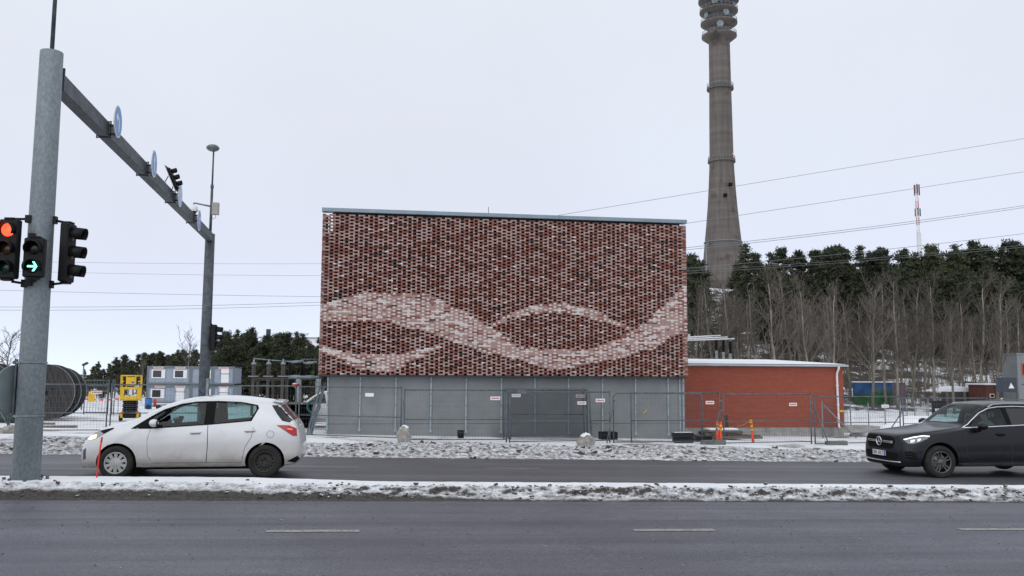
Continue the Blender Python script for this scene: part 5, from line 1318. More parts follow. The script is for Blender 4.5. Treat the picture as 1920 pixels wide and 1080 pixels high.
# scissor lift
p = spot(243, 785, 44.6); z = GZ(p.x, 44.6)
lf = thing('scissor_lift', 'yellow scissor lift with lowered platform parked in the snowy yard', 'scissor lift', (p.x, 44.6, z), R_(13))
m = MB(); m.box((0, .35, .30), (.86, 1.6, .26), bev=.03); m.build('chassis', M['yellow'], lf)
m = MB(); m.box((0, -.46, .33), (.60, .02, .22)); m.box((0, -.47, .20), (.5, .02, .06)); m.build('ladder_plate', M['blackm'], lf)
for sx_ in (-1, 1):
    for yy in (-.25, .95):
        w = MB(); w.lathe([(0, -.07), (.12, -.07), (.19, -.055), (.20, 0), (.19, .055), (.12, .07), (0, .07)], (sx_*.40, yy, .20), (1, 0, 0), 20); w.build('wheel', M['rubber'], lf)
    MB().box((sx_*.32, -.47, .43), (.14, .02, .07)).build('lamp', M['orange'], lf)
MB().box((0, .38, .73), (.52, 1.2, .50)).build('dark_backing', M['blackm'], lf)  # dark box added inside so the arm stack reads black
for k in range(5):
    for sx_ in (-.30, .30):
        a = MB(); s_ = 1 if k % 2 else -1
        a.box((sx_, .35, .50+.105*k), (.05, 1.4, .07), Matrix.Rotation(s_*.06, 3, 'X')); a.build('scissor_arm', M['steel_dk'], lf)
    MB().cyl((-.34, -.30, .50+.105*k), (.34, -.30, .50+.105*k), .025, n=8).build('cross_pin', M['steel_dk'], lf)
m = MB(); m.box((0, .35, 1.05), (.92, 1.65, .10), bev=.01)
for (c, s_) in (((-.37, -.48, 1.34), (.18, .03, .58)), ((.37, -.48, 1.34), (.18, .03, .58)), ((0, -.48, 1.13), (.60, .03, .16)), ((0, -.48, 1.58), (.60, .03, .12))): m.box(c, s_)
m.build('platform', M['yellow'], lf)
m = MB(); m.box((0, -.44, 1.40), (.30, .10, .30)); m.build('control_cabinet', M['galv'], lf)
m = MB(); m.box((0, -.505, 1.40), (.12, .02, .26)); m.build('instruction_sheet', M['white'], lf)
m = MB()
for (a, b) in (((-.44, -.48, 1.6), (-.44, -.48, 2.18)), ((.44, -.48, 1.6), (.44, -.48, 2.18)), ((-.44, -.48, 2.18), (.44, -.48, 2.18)), ((-.44, -.48, 1.9), (-.30, -.48, 1.9)), ((.30, -.48, 1.9), (.44, -.48, 1.9)), ((-.44, 1.15, 1.1), (-.44, 1.15, 2.16)), ((.44, 1.15, 1.1), (.44, 1.15, 2.16)), ((-.44, 1.15, 2.16), (.44, 1.15, 2.16)), ((-.44, -.48, 2.18), (-.44, 1.15, 2.16)), ((.44, -.48, 2.18), (.44, 1.15, 2.16)), ((-.2, -.48, 1.62), (-.2, -.48, 2.18)), ((.2, -.48, 1.62), (.2, -.48, 2.18))): m.cyl(a, b, .026, n=8)
m.build('guard_rail', M['yellow'], lf)
m = MB(); m.box((0, -.50, 1.90), (.42, .06, .40), bev=.02); m.build('control_panel', M['yellow'], lf)
m = MB(); m.box((.08, -.535, 1.86), (.12, .01, .07)); m.build('decal', M['blue_dk'], lf)

# yard gate of barred panels, tape and notice
def barred(px0, px1, Y, pyt, pyb, label):
    a = spot(px0, pyt, Y); b = spot(px1, pyt, Y); z0 = GZ(a.x, Y)+.02; L = b.x-a.x; H_ = a.z-z0
    r = thing('barred_gate', label, 'gate', (a.x, Y, z0))
    m = MB()
    for q in (((0, 0, 0), (0, 0, H_)), ((L, 0, 0), (L, 0, H_)), ((0, 0, H_), (L, 0, H_)), ((0, 0, .1), (L, 0, .1)), ((0, 0, H_*.68), (L, 0, H_*.68)), ((0, 0, H_*.84), (L, 0, H_*.84))): m.cyl(*q, .035, n=6)
    m.build('frame', M['fence'], r); k = int(L/.16)
    for i in range(1, k): MB().cyl((L*i/k, 0, .1), (L*i/k, 0, H_), .014, n=5).build('bar', M['fence'], r)
    return r
barred(160, 205, 56, 713, 772, 'grey barred gate leaf left of the double fence posts')
barred(212, 216, 56, 713, 772, 'narrow barred gate post leaf behind the double fence posts')
p0, p1 = spot(158, 748, 55.6), spot(222, 751, 55.6); r = thing('barrier_tape', 'red and white barrier tape strung across the yard gate', 'tape', (p0.x, 55.6, GZ(p0.x, 55.6))); L = p1.x-p0.x; zz = p0.z-r.location.z
for i in range(9): MB().box((L*(i+.5)/9, 0, zz-.06*math.sin(math.pi*(i+.5)/9)), (L/9-.002, .006, .09)).build('tape_stripe', M['orange'] if i % 2 == 0 else M['white'], r)
for x_ in (0, L): MB().cyl((x_, .02, 0), (x_, .02, zz+.05), .02, n=6).build('stake', M['fence'], r)
p = spot(177, 742, 55.5); r = thing('notice_board', 'yellow and white notice board with red lettering hung on the yard gate', 'notice', (p.x, 55.5, p.z-.35))
MB().box((-.16, 0, .3), (.36, .01, .6)).build('yellow_sheet', M['yellow'], r); MB().box((.12, -.012, .55), (.62, .01, .18)).build('white_sheet', M['white'], r)
q = MB(); [q.box((-.1+.08*i, -.019, .55), (.055, .003, .09)) for i in range(7)]; q.build('lettering', redp, r)
p = spot(157, 685, 70); r = thing('yard_lamp', 'slim grey yard lamp post with a tilted floodlight', 'lamp post', (p.x, 70, GZ(p.x, 70)))
h = p.z-GZ(p.x, 70); MB().cyl((0, 0, 0), (0, 0, h), .06, .045, n=8).build('post', M['galv'], r); MB().box((.1, 0, h+.1), (.42, .3, .16), Matrix.Rotation(-.5, 3, 'Y'), bev=.03).build('floodlight', M['steel_dk'], r)

# site cabins, stacked two high
def cabin(px0, px1, pyt, pyb, Y, label, wins=(), doors=(), sgn=()):
    a = spot(px0, pyt, Y); b = spot(px1, pyt, Y); zb_ = spot(px0, pyb, Y).z; L = b.x-a.x; H_ = a.z-zb_
    r = thing('site_cabin', label, 'cabin', (a.x, Y, zb_), 0, 'stacked grey site cabins')
    m = MB(); m.box((L/2, 2.9, H_/2), (L-.12, 5.7, H_-.2)); m.build('wall', M['cabin'], r)
    m = MB()
    for x_ in (.09, L-.09):
        m.box((x_, .05, H_/2), (.17, .17, H_-.02))
    m.box((L/2, .05, H_-.10), (L-.36, .15, .19)); m.box((L/2, .05, .09), (L-.36, .15, .17)); m.build('frame', M['cabin_dk'], r)
    m = MB(); m.box((L/2, 2.9, H_+.01), (L-.02, 5.9, .06)); m.build('roof', M['galv'], r)
    for x_ in np.arange(.9, L-.4, 1.15): MB().box((x_, .046, H_/2), (.03, .01, H_-.42)).build('cladding_rib', M['cabin_dk'], r)
    for (x_, w, h_, z_) in wins:
        f = MB(); f.box((L*x_, .03, H_*z_), (w+.55, .06, h_+.22)); fo = f.build('window', M['white'], r); MB().box((L*x_-.12, -.004, H_*z_), (w, .01, h_)).build('pane', M['pane'], fo)
    for (x_, w, h_) in doors:
        f = MB(); f.box((L*x_, .02, .2+h_/2), (w, .08, h_), bev=.01); do = f.build('door', M['white'], r); MB().box((L*x_, -.03, .2+h_*.58), (w+.25, .03, .05)).build('handle_bar', M['steel_dk'], do)
    for x_ in sgn:
        f = MB(); f.box((L*x_, -.035, H_-.12), (1.1, .012, .26)); fo = f.build('name_plate', mat('pink_plate', (.55, .33, .35), .6) if 'pk' not in M else M['pk'], r)
        t = MB(); [t.box((L*x_-.36+.12*i, -.0425, H_-.12), (.085, .003, .12)) for i in range(7)]; t.build('lettering', M['pk2'], fo)
    return r
M['pk2'] = mat('faded_red_print', (.42, .20, .20), .6)
M['pk'] = mat('plate_pale', (.62, .48, .48), .6)
YC = 104
cabin(276, 358, 687, 720, YC, 'upper left site cabin with two dark windows', ((.26, .9, .75, .58), (.76, .9, .75, .58)), (), (.26, .76))
cabin(358, 399, 688, 721, YC, 'upper middle site cabin partly behind the far gantry pole', ((.75, .5, .75, .58),))
cabin(399, 440, 688, 721, YC, 'upper right site cabin with a white door', (), ((.57, .85, 1.75),), (.5,))
cabin(275, 358, 723, 756, YC, 'lower left site cabin behind the yellow lift', ((.25, .9, .8, .55),), ((.76, .9, 1.85),), (.30, .76))
cabin(358, 399, 723, 757, YC, 'lower middle site cabin just above the white car', ((.7, .5, .8, .55),))
cabin(399, 440, 723, 757, YC, 'lower right site cabin just above the white car roof', (), ((.5, .9, 1.8),), (.5,))
# clutter before the cabins
p = spot(278, 760, 80); r = thing('blue_barrel', 'blue plastic barrel in front of the site cabins', 'barrel', (p.x, 80, GZ(p.x, 80))); MB().lathe([(0, 0), (.28, 0), (.30, .05), (.29, .42), (.31, .45), (.29, .48), (.30, .85), (.28, .9), (0, .9)], n=18).build('drum_body', mat('blue_plastic', (.02, .14, .42), .5), r)
MB().lathe([(.27, .9), (.29, .9), (.29, .94), (.0, .94)], n=18).build('lid', M['black'], r)
p = spot(290, 756, 78); r = thing('hose_cart', 'red hose reel cart with dark wheels in front of the site cabins', 'cart', (p.x, 78, GZ(p.x, 78))); r.scale = (.6, .6, .6)
for k in range(3): MB().lathe([(.50, -.04), (.56, -.04), (.56, .04), (.50, .04), (.50, -.04)], (-.1+.14*k, .0, .95), (1, .3, 0), 22).build('hose_coil', M['red_hose'], r)
m = MB(); m.box((0, 0, .42), (1.9, .7, .1)); m.box((0, 0, .7), (.1, .5, .6)); m.build('chassis', M['steel_dk'], r)
for x_ in (-.75, .6): MB().lathe([(.30, -.05), (.34, -.05), (.34, .05), (.30, .05), (.0, .03), (0, -.03), (.30, -.05)], (x_, -.38, .34), (0, 1, 0), 18).build('wheel', M['rubber'], r)

# ================================================================== substation gear
def insulator(mb, x, y, z0, z1, r, n=10):
    prof = [(0, z0)]; k = int((z1-z0)/.11)
    for i in range(k):
        z = z0+(z1-z0)*i/k; prof += [(r*.62, z), (r, z+(z1-z0)/k*.4), (r*.62, z+(z1-z0)/k*.55)]
    prof += [(r*.5, z1), (0, z1)]; mb.lathe(prof, (x, y, 0), n=n)
YS = 58
def bushing(px, pyt, pyb, pyl, lab, col, cap=True):
    a = spot(px, pyt, YS); zb_ = spot(px, pyb, YS).z; zl = GZ(a.x, YS); r = thing('insulator_post', lab, 'insulator', (a.x, YS, zl), 0, 'substation insulators')
    m = MB(); insulator(m, 0, 0, zb_-zl, a.z-zl-.12, .14); m.build('porcelain', col, r)
    m = MB(); m.lathe([(0, a.z-zl-.12), (.16, a.z-zl-.12), (.15, a.z-zl), (.05, a.z-zl+.06), (.05, a.z-zl+.22), (0, a.z-zl+.24)], n=12); m.build('cap', M['galv'], r)
    m = MB(); m.box((0, 0, zb_-zl-.05), (.6, .4, .07)); m.build('tray', M['galv'], r)
    m = MB(); m.box((-.02, 0, (zb_-zl-.1)/2), (.17, .17, zb_-zl-.1)); m.build('support', M['rust_col'], r); return r
for px, n_ in ((476, 'left'), (504, 'middle'), (531, 'right')): bushing(px, 680, 704, 750, f'brown porcelain insulator, {n_} of the three beside the far trees', M['brown'])
def frame_thing(name, lab, cat, parts, Y, group=None):
    xs_ = [spot(*q[0], Y) for q in parts if len(q[0]) == 2]; x0 = xs_[0].x; z0 = GZ(x0, Y); r = thing(name, lab, cat, (x0, Y, z0), 0, group); o = Vector((x0, Y, z0))
    for (a, b, rad, nm, mt) in parts:
        A = spot(*a, Y)-o; B = spot(*b, Y)-o
        if b[1] > 749: B.z = 0
        MB().cyl(A, B, rad, n=8).build(nm, mt, r)
    return r
frame_thing('busbar', 'thin pale conductor linking the three brown insulators', 'conductor', [((476, 672), (505, 675), .03, 'conductor', M['galv']), ((505, 675), (531, 677), .03, 'conductor', M['galv']), ((531, 677), (553, 678), .03, 'conductor', M['galv']), ((476, 672), (476, 678), .03, 'clamp', M['galv'])], YS)
frame_thing('substation_gantry', 'grey steel beam frame under the three brown insulators', 'frame', [((478, 711), (541, 711), .09, 'beam', M['rust_col']), ((484, 711), (484, 751), .09, 'column', M['rust_col']), ((512, 711), (512, 751), .09, 'column', M['rust_col']), ((538, 711), (538, 751), .09, 'column', M['rust_col'])], YS+.6)
YD = 50
frame_thing('switch_frame', 'grey disconnector frame with black posts left of the brick screen', 'switchgear', [((541, 706), (598, 707), .09, 'deck_beam', M['galv']), ((541, 709), (598, 710), .05, 'deck_beam', M['galv_dark']), ((560, 710), (560, 752), .15, 'column', M['galv']), ((597, 710), (597, 752), .15, 'column', M['galv']),
    ((543, 680), (543, 705), .075, 'insulator', M['blackm']), ((565, 680), (565, 705), .075, 'insulator', M['blackm']), ((570, 682), (570, 705), .075, 'insulator', M['blackm']), ((592, 681), (592, 705), .075, 'insulator', M['blackm']),
    ((543, 679), (569, 677), .07, 'contact_arm', M['galv']), ((569, 681), (594, 679), .07, 'contact_arm', M['galv']), ((565, 674), (594, 674), .04, 'contact_arm', M['galv_dark'])], YD)
# right-hand busbars over the low house
YB = 50
for i, (pa, pb, lab) in enumerate((((1270, 633), (1351, 629), 'topmost of the three pale busbar tubes above the low brick house'), ((1270, 636), (1364, 632), 'middle of the three pale busbar tubes above the low brick house'), ((1270, 639), (1377, 635), 'lowest of the three pale busbar tubes above the low brick house'))):
    Y = YB+1.5-i*1.5; a, b = spot(*pa, Y), spot(*pb, Y); r = thing('busbar_tube', lab, 'busbar', (b.x-.4, Y, GZ(b.x, Y))); o = Vector(r.location)
    MB().cyl(a-o, b-o, .036, n=10).build('tube', M['white'], r)
    px_ = pb[0]-8; t_, q_ = spot(px_, pb[1]+5, Y), spot(px_, pb[1]+28, Y); m = MB(); insulator(m, t_.x-o.x, 0, q_.z-o.z, t_.z-o.z, .11); m.build('insulator', M['blackm'], r)
    MB().cyl((t_.x-o.x, 0, t_.z-o.z), (t_.x-o.x, 0, (b-o).z), .06, n=8).build('clamp', M['galv'], r)
    MB().cyl((t_.x-o.x, 0, 0), (t_.x-o.x, 0, q_.z-o.z), .09, n=8).build('support_post', M['galv'], r)

# ================================================================== white van by the building corner
vx = spot(527, 765, 40.5).x; vy = 41.2; vz = GZ(vx+1, vy)-.02
vn = thing('white_van', 'white van parked behind the corner of the brick screen building', 'van', (vx, vy, vz))
rv = [(0, .35, .50, .62, .40, .72, .78), (.06, .28, .68, .70, .58, .84, .90), (.25, .25, .78, .80, .66, .92, .97), (.75, .25, .85, .93, .70, 1.0, 1.06), (1.0, .25, .87, 1.0, .70, 1.10, 1.17), (1.45, .25, .88, 1.03, .72, 1.42, 1.48), (1.75, .25, .88, 1.05, .74, 1.56, 1.62), (2.2, .25, .88, 1.06, .76, 1.60, 1.66), (3.9, .25, .88, 1.06, .78, 1.60, 1.66), (4.25, .28, .86, 1.04, .77, 1.52, 1.58), (4.32, .34, .80, 1.0, .72, 1.4, 1.45)]
sv_ = Shell(rv); mv = sv_.mesh('body', [M['white'], M['interior'], M['blackm']], np.linspace(0, 4.32, 60)); van = Car(vn, mv)
link_mesh('body', bool_cut(mv, [cyl_y(.85, .31, .36, -1.2, -.5, 'c', [M['blackm']]), cyl_y(3.5, .31, .36, -1.2, -.5, 'c', [M['blackm']])], None), vn)
van.patch('door_window', [(1.05, 1.06), (1.42, 1.36), (1.62, 1.50), (1.90, 1.54), (1.98, 1.10)], 'L', .004, M['pane'], vn, .1)
van.patch('windscreen', [(-.62, 1.16), (.62, 1.16), (.60, 1.50), (-.60, 1.50)], 'F', .004, M['pane'], vn, .1)
van.patch('cab_door', [(1.02, 1.04), (2.0, 1.08), (2.02, .4), (1.25, .4), (1.1, .6)], 'L', .004, M['white'], vn, .15)
van.line('door_gap', [(2.03, 1.55), (2.03, .4)], 'L', M['seam'], vn, .008); van.line('door_gap', [(1.0, 1.03), (1.1, .6), (1.25, .4), (2.0, .4)], 'L', M['seam'], vn, .008)
van.patch('headlamp', [(.10, .78), (.3, .86), (.5, .90), (.45, .78), (.2, .72)], 'L', .005, M['lamp_glass'], vn, .06)
for x_ in (.85, 3.5): wheel(vn, x_, -.76, .31, .315, .2, 'steel', M['alloy_dk'], -1, .2)
p = spot(556, 723, 39.5); r = thing('cloth_bundle', 'red and white tarpaulin bundle on a bent pole above the van', 'bundle', (p.x, 39.5, GZ(p.x, 39.5)))  # cloth bundle on a pole, gives no light
h = p.z-GZ(p.x, 39.5); MB().tube([(0, 0, 0), (0, 0, h)], .03, 8).build('pole', M['galv'], r); m = MB(); rr_ = random.Random(5); m.sphere((-.02, 0, h+.02), (.17, .12, .07), 12, 8, jit=.1, rnd=rr_); m.build('red_cloth', M['red'], r); m = MB(); m.sphere((-.06, -.05, h+.08), (.12, .10, .035), 10, 6, jit=.1, rnd=rr_); m.build('white_cloth', M['white'], r)
p = spot(550, 790, 38.8); gz_ = GZ(p.x, 38.8); r = thing('dark_skip', 'dark steel bin with timber edge boards between the white car and the wall', 'bin', (p.x, 38.8, gz_))
m = MB(); m.prism([(-.75, 0), (.62, 0), (.78, 1.02), (-.85, 1.02)], (0, .6, 0), (1, 0, 0), (0, 0, 1), -.01); m.box((0, .9, .5), (1.4, .6, 1.0)); m.build('bin_body', M['blackm'], r)
for i in range(3): MB().box((-.55+.56*i, .52, 1.07), (.52, .2, .09)).build('edge_board', M['timber'], r)
p = spot(588, 762, 37.5); r = thing('hose_ring', 'coiled blue and green hose hanging by the building corner', 'hose', (p.x, 37.5, GZ(p.x, 37.5))); h = p.z-GZ(p.x, 37.5)
for k, c_ in enumerate(((.02, .16, .09), (.02, .10, .36))): MB().lathe([(.26-.03*k, -.03), (.30-.03*k, 0), (.26-.03*k, .03), (.23-.03*k, 0), (.26-.03*k, -.03)], (0, .06*k, h), (.2, 1, 0), 26).build('hose_coil', mat('hose_%d' % k, c_, .5), r)
MB().cyl((0, .15, 0), (0, .15, h+.35), .03, n=8).build('stand', M['galv'], r)
# ================================================================== transmission tower, mast, wires
tb = spot(1357, 512, 316); TX, TY = tb.x, 316.0; tz0 = float(ground_z(TX, TY))
twr = thing('television_tower', 'tall grey concrete television tower with a flared foot and ring platforms', 'tower', (TX, TY, tz0-2))
def tz(py): return spot(1357, py, TY).z-(tz0-2)
sc = spot(1457, 500, TY).x-spot(1357, 500, TY).x; k_ = sc/100   # metres per photo pixel at that distance
prof = [(0, 0), (39*k_, 0), (37.5*k_, tz(520)), (35.2*k_, tz(490)), (32.0*k_, tz(455)), (28.6*k_, tz(420)), (25.6*k_, tz(385)), (23.4*k_, tz(350)), (21.9*k_, tz(320)), (21.0*k_, tz(295)), (20.3*k_, tz(230)), (19.4*k_, tz(165)), (18.6*k_, tz(75)), (18.2*k_, tz(0)), (17.8*k_, tz(-70)), (0, tz(-70))]
def tower_mat():
    m, nt, bs = nodes('board_marked_concrete'); v = coords(nt); vb = coords(nt, (.05, .05, 1)); vv = coords(nt, (1, 1, .04))
    a = ramp(nt, noise(nt, vb, .42, 3), [(.35, (.82, .82, .82)), (.65, (1.12, 1.12, 1.12))]); b = ramp(nt, noise(nt, vv, .9, 4), [(.35, (.108, .093, .083)), (.65, (.150, .130, .117))])
    c = ramp(nt, noise(nt, v, .16, 5), [(.60, (1, 1, 1)), (.68, (.62, .60, .58))])
    m1 = N(nt, 'Mix', data_type='RGBA', blend_type='MULTIPLY'); m1.inputs[0].default_value = 1; nt.links.new(b, m1.inputs[6]); nt.links.new(a, m1.inputs[7])
    m2 = N(nt, 'Mix', data_type='RGBA', blend_type='MULTIPLY'); m2.inputs[0].default_value = 1; nt.links.new(m1.outputs[2], m2.inputs[6]); nt.links.new(c, m2.inputs[7])
    nt.links.new(m2.outputs[2], bs.inputs['Base Color']); bs.inputs['Roughness'].default_value = .9; return m
M['tower'] = tower_mat()
t = MB(); t.lathe(prof, n=64); shaft = t.build('shaft', M['tower'], twr)
def ringplat(py, rin, rout, thick, rail=True, name='ring_platform', cone=0., posts=28):
    z = tz(py); r_ = MB(); r_.lathe([(rin*k_-.1, z-thick-cone), (rout*k_, z-thick), (rout*k_+.05, z-thick), (rout*k_+.05, z), (rout*k_, z), (rin*k_-.1, z+.02)], n=56, smooth=False)
    o = r_.build(name, M['tower'], twr)
    if rail:
        g = MB()
        for hh in (.6, 1.25): g.lathe([(rout*k_-.16, z+hh), (rout*k_-.06, z+hh), (rout*k_-.06, z+hh+.1), (rout*k_-.16, z+hh+.1), (rout*k_-.16, z+hh)], n=56)
        for i in range(posts):
            a = 2*math.pi*i/posts; c_, s_ = math.cos(a)*(rout*k_-.11), math.sin(a)*(rout*k_-.11); g.box((c_, s_, z+.65), (.10, .10, 1.35))
        g.build('railing', M['galv'], o)
    return o
ringplat(301, 20, 24, .9); ringplat(165, 18, 23.5, .9)
ringplat(68, 18, 31, .6, cone=2.4); ringplat(44, 18, 32.5, .6, cone=2.4); ringplat(22, 18, 34, .6, cone=2.6); ringplat(2, 18, 36, .6, cone=2.6); ringplat(-16, 18, 36, .6, cone=2.6)
for (py, a_) in ((56, 2.2), (34, 1.2), (34, 2.6), (12, 1.9), (12, 3.4), (-6, 2.4)):
    d_ = MB(); c_ = Vector((math.cos(a_+2.2)*25*k_, math.sin(a_+2.2)*25*k_, tz(py))); d_.lathe([(0, 0), (.9, .25), (1.3, .7), (1.25, .75), (.85, .35), (0, .12)], c_, (math.cos(a_+2.2), math.sin(a_+2.2), 0), 18); d_.cyl(c_, c_*.75+Vector((0, 0, c_.z*.25)), .15, n=6); d_.build('dish', M['signback'], twr)
for i in range(6):
    a_ = 2*math.pi*i/6+.3; MB().box((math.cos(a_)*26*k_, math.sin(a_)*26*k_, tz(10)), (.5, .5, 8)).build('aerial_panel', M['galv_dark'], twr)
z = tz(455); g = MB(); g.lathe([(32.2*k_, z-.15), (32.2*k_+.35, z-.15), (32.2*k_+.35, z+.1), (32.2*k_, z+.1)], n=56); g.build('collar', M['galv'], twr)
g = MB(); q0 = Vector((-39*k_, -4, 0)); g.cyl(q0, (-39*k_, -4, tz(462)), .22, n=8); g.cyl((-39*k_, -4, tz(462)), (-30*k_, -3, tz(460)), .2, n=8); g.build('drain_pipe', M['galv'], twr)
for (py, dx_) in ((372, -1.2), (352, 1.0)): MB().box((dx_, -23*k_, tz(py)), (1.0, 3, 1.2)).build('opening', M['blackm'], twr)
lp = MB(); lp.sphere((13*k_, -20.0*k_, tz(293)), .22, 8, 6); lp.build('warning_light', mat('red_beacon', (.8, .05, .03), .3, emit=(1, .06, .03), es=1.5), twr)

p = spot(1724, 470, 300); mz = float(ground_z(p.x, 300)); ms = thing('radio_mast', 'slim red and white radio mast rising behind the pine ridge', 'mast', (p.x, 300, mz)); 
def zz_(py): return spot(1723, py, 300).z-mz
m = MB(); m.cyl((0, 0, 0), (0, 0, zz_(437)), .85, .8, n=12); m.build('base_tube', mat('mast_white', (.62, .63, .66), .5), ms)
cols = [M['white'], M['red']]; top_, bot_ = 347, 437
for i in range(6):
    a, b = bot_+(top_-bot_)*i/6, bot_+(top_-bot_)*(i+1)/6; m = MB()
    for q in range(3):
        c_, s_ = math.cos(q*2.094+.5)*.6, math.sin(q*2.094+.5)*.6; m.cyl((c_, s_, zz_(a)), (c_, s_, zz_(b)), .11, n=5)
    for q in range(4):
        u_ = zz_(a)+(zz_(b)-zz_(a))*q/4
        for w_ in range(3):
            c0, s0 = math.cos(w_*2.094+.5)*.6, math.sin(w_*2.094+.5)*.6; c1, s1 = math.cos((w_+1)*2.094+.5)*.6, math.sin((w_+1)*2.094+.5)*.6
            m.cyl((c0, s0, u_), (c1, s1, u_+.7), .05, n=4)
    m.build('lattice_section', cols[i % 2], ms)
for (py, h_) in ((356, 4.2), (398, 3.0)):
    for q in range(3):
        c_, s_ = math.cos(q*2.094)*.95, math.sin(q*2.094)*.95; MB().box((c_, s_, zz_(py)), (.4, .35, h_), bev=.05).build('antenna_panel', M['galv_dark'], ms)

def wire(a, b, Y0, Y1, sag, r, label, n=14, double=0.):
    A = spot(*a, Y0); B = spot(*b, Y1); o = thing('power_line', label, 'power line', (A.x, A.y, A.z), 0, 'overhead power lines')
    for s_ in ((-double/2, double/2) if double else (0,)):
        pts = [(A.lerp(B, k/n)-A)+Vector((0, 0, s_-4*sag*(k/n)*(1-k/n))) for k in range(n+1)]
        MB().tube(pts, r, 4).build('conductor', M['wirek'], o)
M['wirek'] = mat('conductor_grey', (.20, .20, .215), .6)
wire((900, 428), (2150, 222), 90, 90, 0, .026, 'uppermost thin power line, crossing the tower at mid height')
wire((1240, 426), (2150, 287), 88, 88, 0, .026, 'second power line from the top on the right')
wire((1230, 472), (2150, 350), 84, 84, .5, .030, 'thick double power line crossing the foot of the tower', double=.22)
wire((1230, 508), (2150, 408), 80, 80, .35, .026, 'power line passing in front of the pine tops')
wire((1230, 512), (2150, 436), 78, 78, .3, .020, 'pale lower power line crossing the upper edge of the wood')
wire((1230, 516), (2150, 440), 79, 79, .3, .020, 'lowest pale power line on the right')
wire((-150, 486), (660, 494), 100, 100, .2, .018, 'faint uppermost power line on the left')
wire((-150, 503), (660, 517), 100, 100, .2, .018, 'faint second power line on the left')
wire((-150, 540), (660, 557), 90, 90, .1, .022, 'power line passing just below the left traffic lights')
wire((-150, 577), (660, 567), 90, 90, .3, .024, 'lower double power line on the left', double=.30)

# ================================================================== trees
def bare_tree_meshes(seed, h, spread=.28, lean=0., fork=False):
    rnd = random.Random(seed); tr = MB(); br = MB()
    k = 9; pts = []; x = y = 0.
    for i in range(k+1):
        t = i/k; x += rnd.uniform(-.035, .035)*h*.25+lean*h/k*.12; y += rnd.uniform(-.03, .03)*h*.25; pts.append(Vector((x, y, h*t-(.3 if i == 0 else 0))))
    rad = [.0135*h*(1-.88*i/k)**.9+.006 for i in range(k+1)]
    tr.tube(pts, rad, 6)
    def at(t):
        f = t*k; i = min(k-1, int(f)); return pts[i].lerp(pts[i+1], f-i), rad[i]+(rad[i+1]-rad[i])*(f-i)
    def twig(p, d, l, r, lev):
        n = 3 if lev < 2 else 2; q = [p]; dd = d.copy(); curve = rnd.uniform(.05, .35)
        for i in range(n):
            dd = (dd+Vector((rnd.uniform(-.22, .22), rnd.uniform(-.22, .22), curve*.5))).normalized(); q.append(q[-1]+dd*l/n)
        br.tube(q, [r*(1-.75*i/n) for i in range(n+1)], 4 if lev == 0 else 3, cap=False)
        if lev >= 2: return
        for _ in range(rnd.randint(4, 6) if lev == 0 else rnd.randint(3, 4)):
            t = rnd.uniform(.25, 1.0)*n; i = min(n-1, int(t)); pp = q[i].lerp(q[i+1], t-i); b = (q[i+1]-q[i]).normalized()
            s_ = Vector((rnd.uniform(-1, 1), rnd.uniform(-1, 1), rnd.uniform(-.3, .9))).normalized(); nd = (b*.75+s_*.75).normalized()
            twig(pp, nd, l*rnd.uniform(.30, .55), max(.010, r*.58), lev+1)
    nb = int(15+h*1.0)
    for i in range(nb):
        t = rnd.uniform(.25, .98)**.85; p, r = at(t); a = rnd.uniform(0, 6.283); el = rnd.uniform(.45, 1.1)
        d = Vector((math.cos(a)*math.cos(el), math.sin(a)*math.cos(el), math.sin(el))); twig(p, d, h*spread*(1.15-.8*t)*rnd.uniform(.6, 1.15), max(.032, r*.55), 0)
    if fork:
        p, r = at(.45); twig(p, Vector((rnd.uniform(-.35, .35), rnd.uniform(-.2, .2), 1)).normalized(), h*.5, r*.75, 0)
    return tr, br
M['bark'] = mat('grey_brown_bark', (.14, .125, .10), .9, col2=(.27, .24, .20), sc=3, bmp=.4, st=(1, 1, .3), rand=.30)
M['twig'] = mat('twigs', (.088, .075, .062), .9, col2=(.155, .132, .108), sc=.8, rand=.30)
M['birch'] = mat('birch_twigs', (.12, .105, .10), .9)
protoB = []
for s_ in range(8):
    hh = 11.; tr, br = bare_tree_meshes(40+s_, hh, .33+.03*(s_ % 3), (s_ % 3-1)*.8, s_ % 3 == 1); protoB.append((tr.mesh('trunk', M['bark']), br.mesh('branches', M['twig'])))
ORD = ['first', 'second', 'third', 'fourth', 'fifth', 'sixth', 'seventh', 'eighth', 'ninth', 'tenth', 'eleventh', 'twelfth', 'thirteenth', 'fourteenth', 'fifteenth', 'sixteenth', 'seventeenth', 'eighteenth', 'nineteenth', 'twentieth', 'twenty-first', 'twenty-second', 'twenty-third', 'twenty-fourth']
def place_bare(x, y, h, k, label, group, rz=0., sink=.1, cat='tree'):
    z = float(ground_z(x, y)); r = thing('bare_tree', label, cat, (x, y, z-sink), rz, group); s_ = h/11; r.scale = (s_*.95, s_*.95, s_)
    link_mesh('trunk', protoB[k][0], r); link_mesh('branches', protoB[k][1], r); return r
rnd = random.Random(21); GB = 'bare deciduous trees at the foot of the hill'
LB_ = 'leafless grey tree standing deeper in the wood, behind its front row'
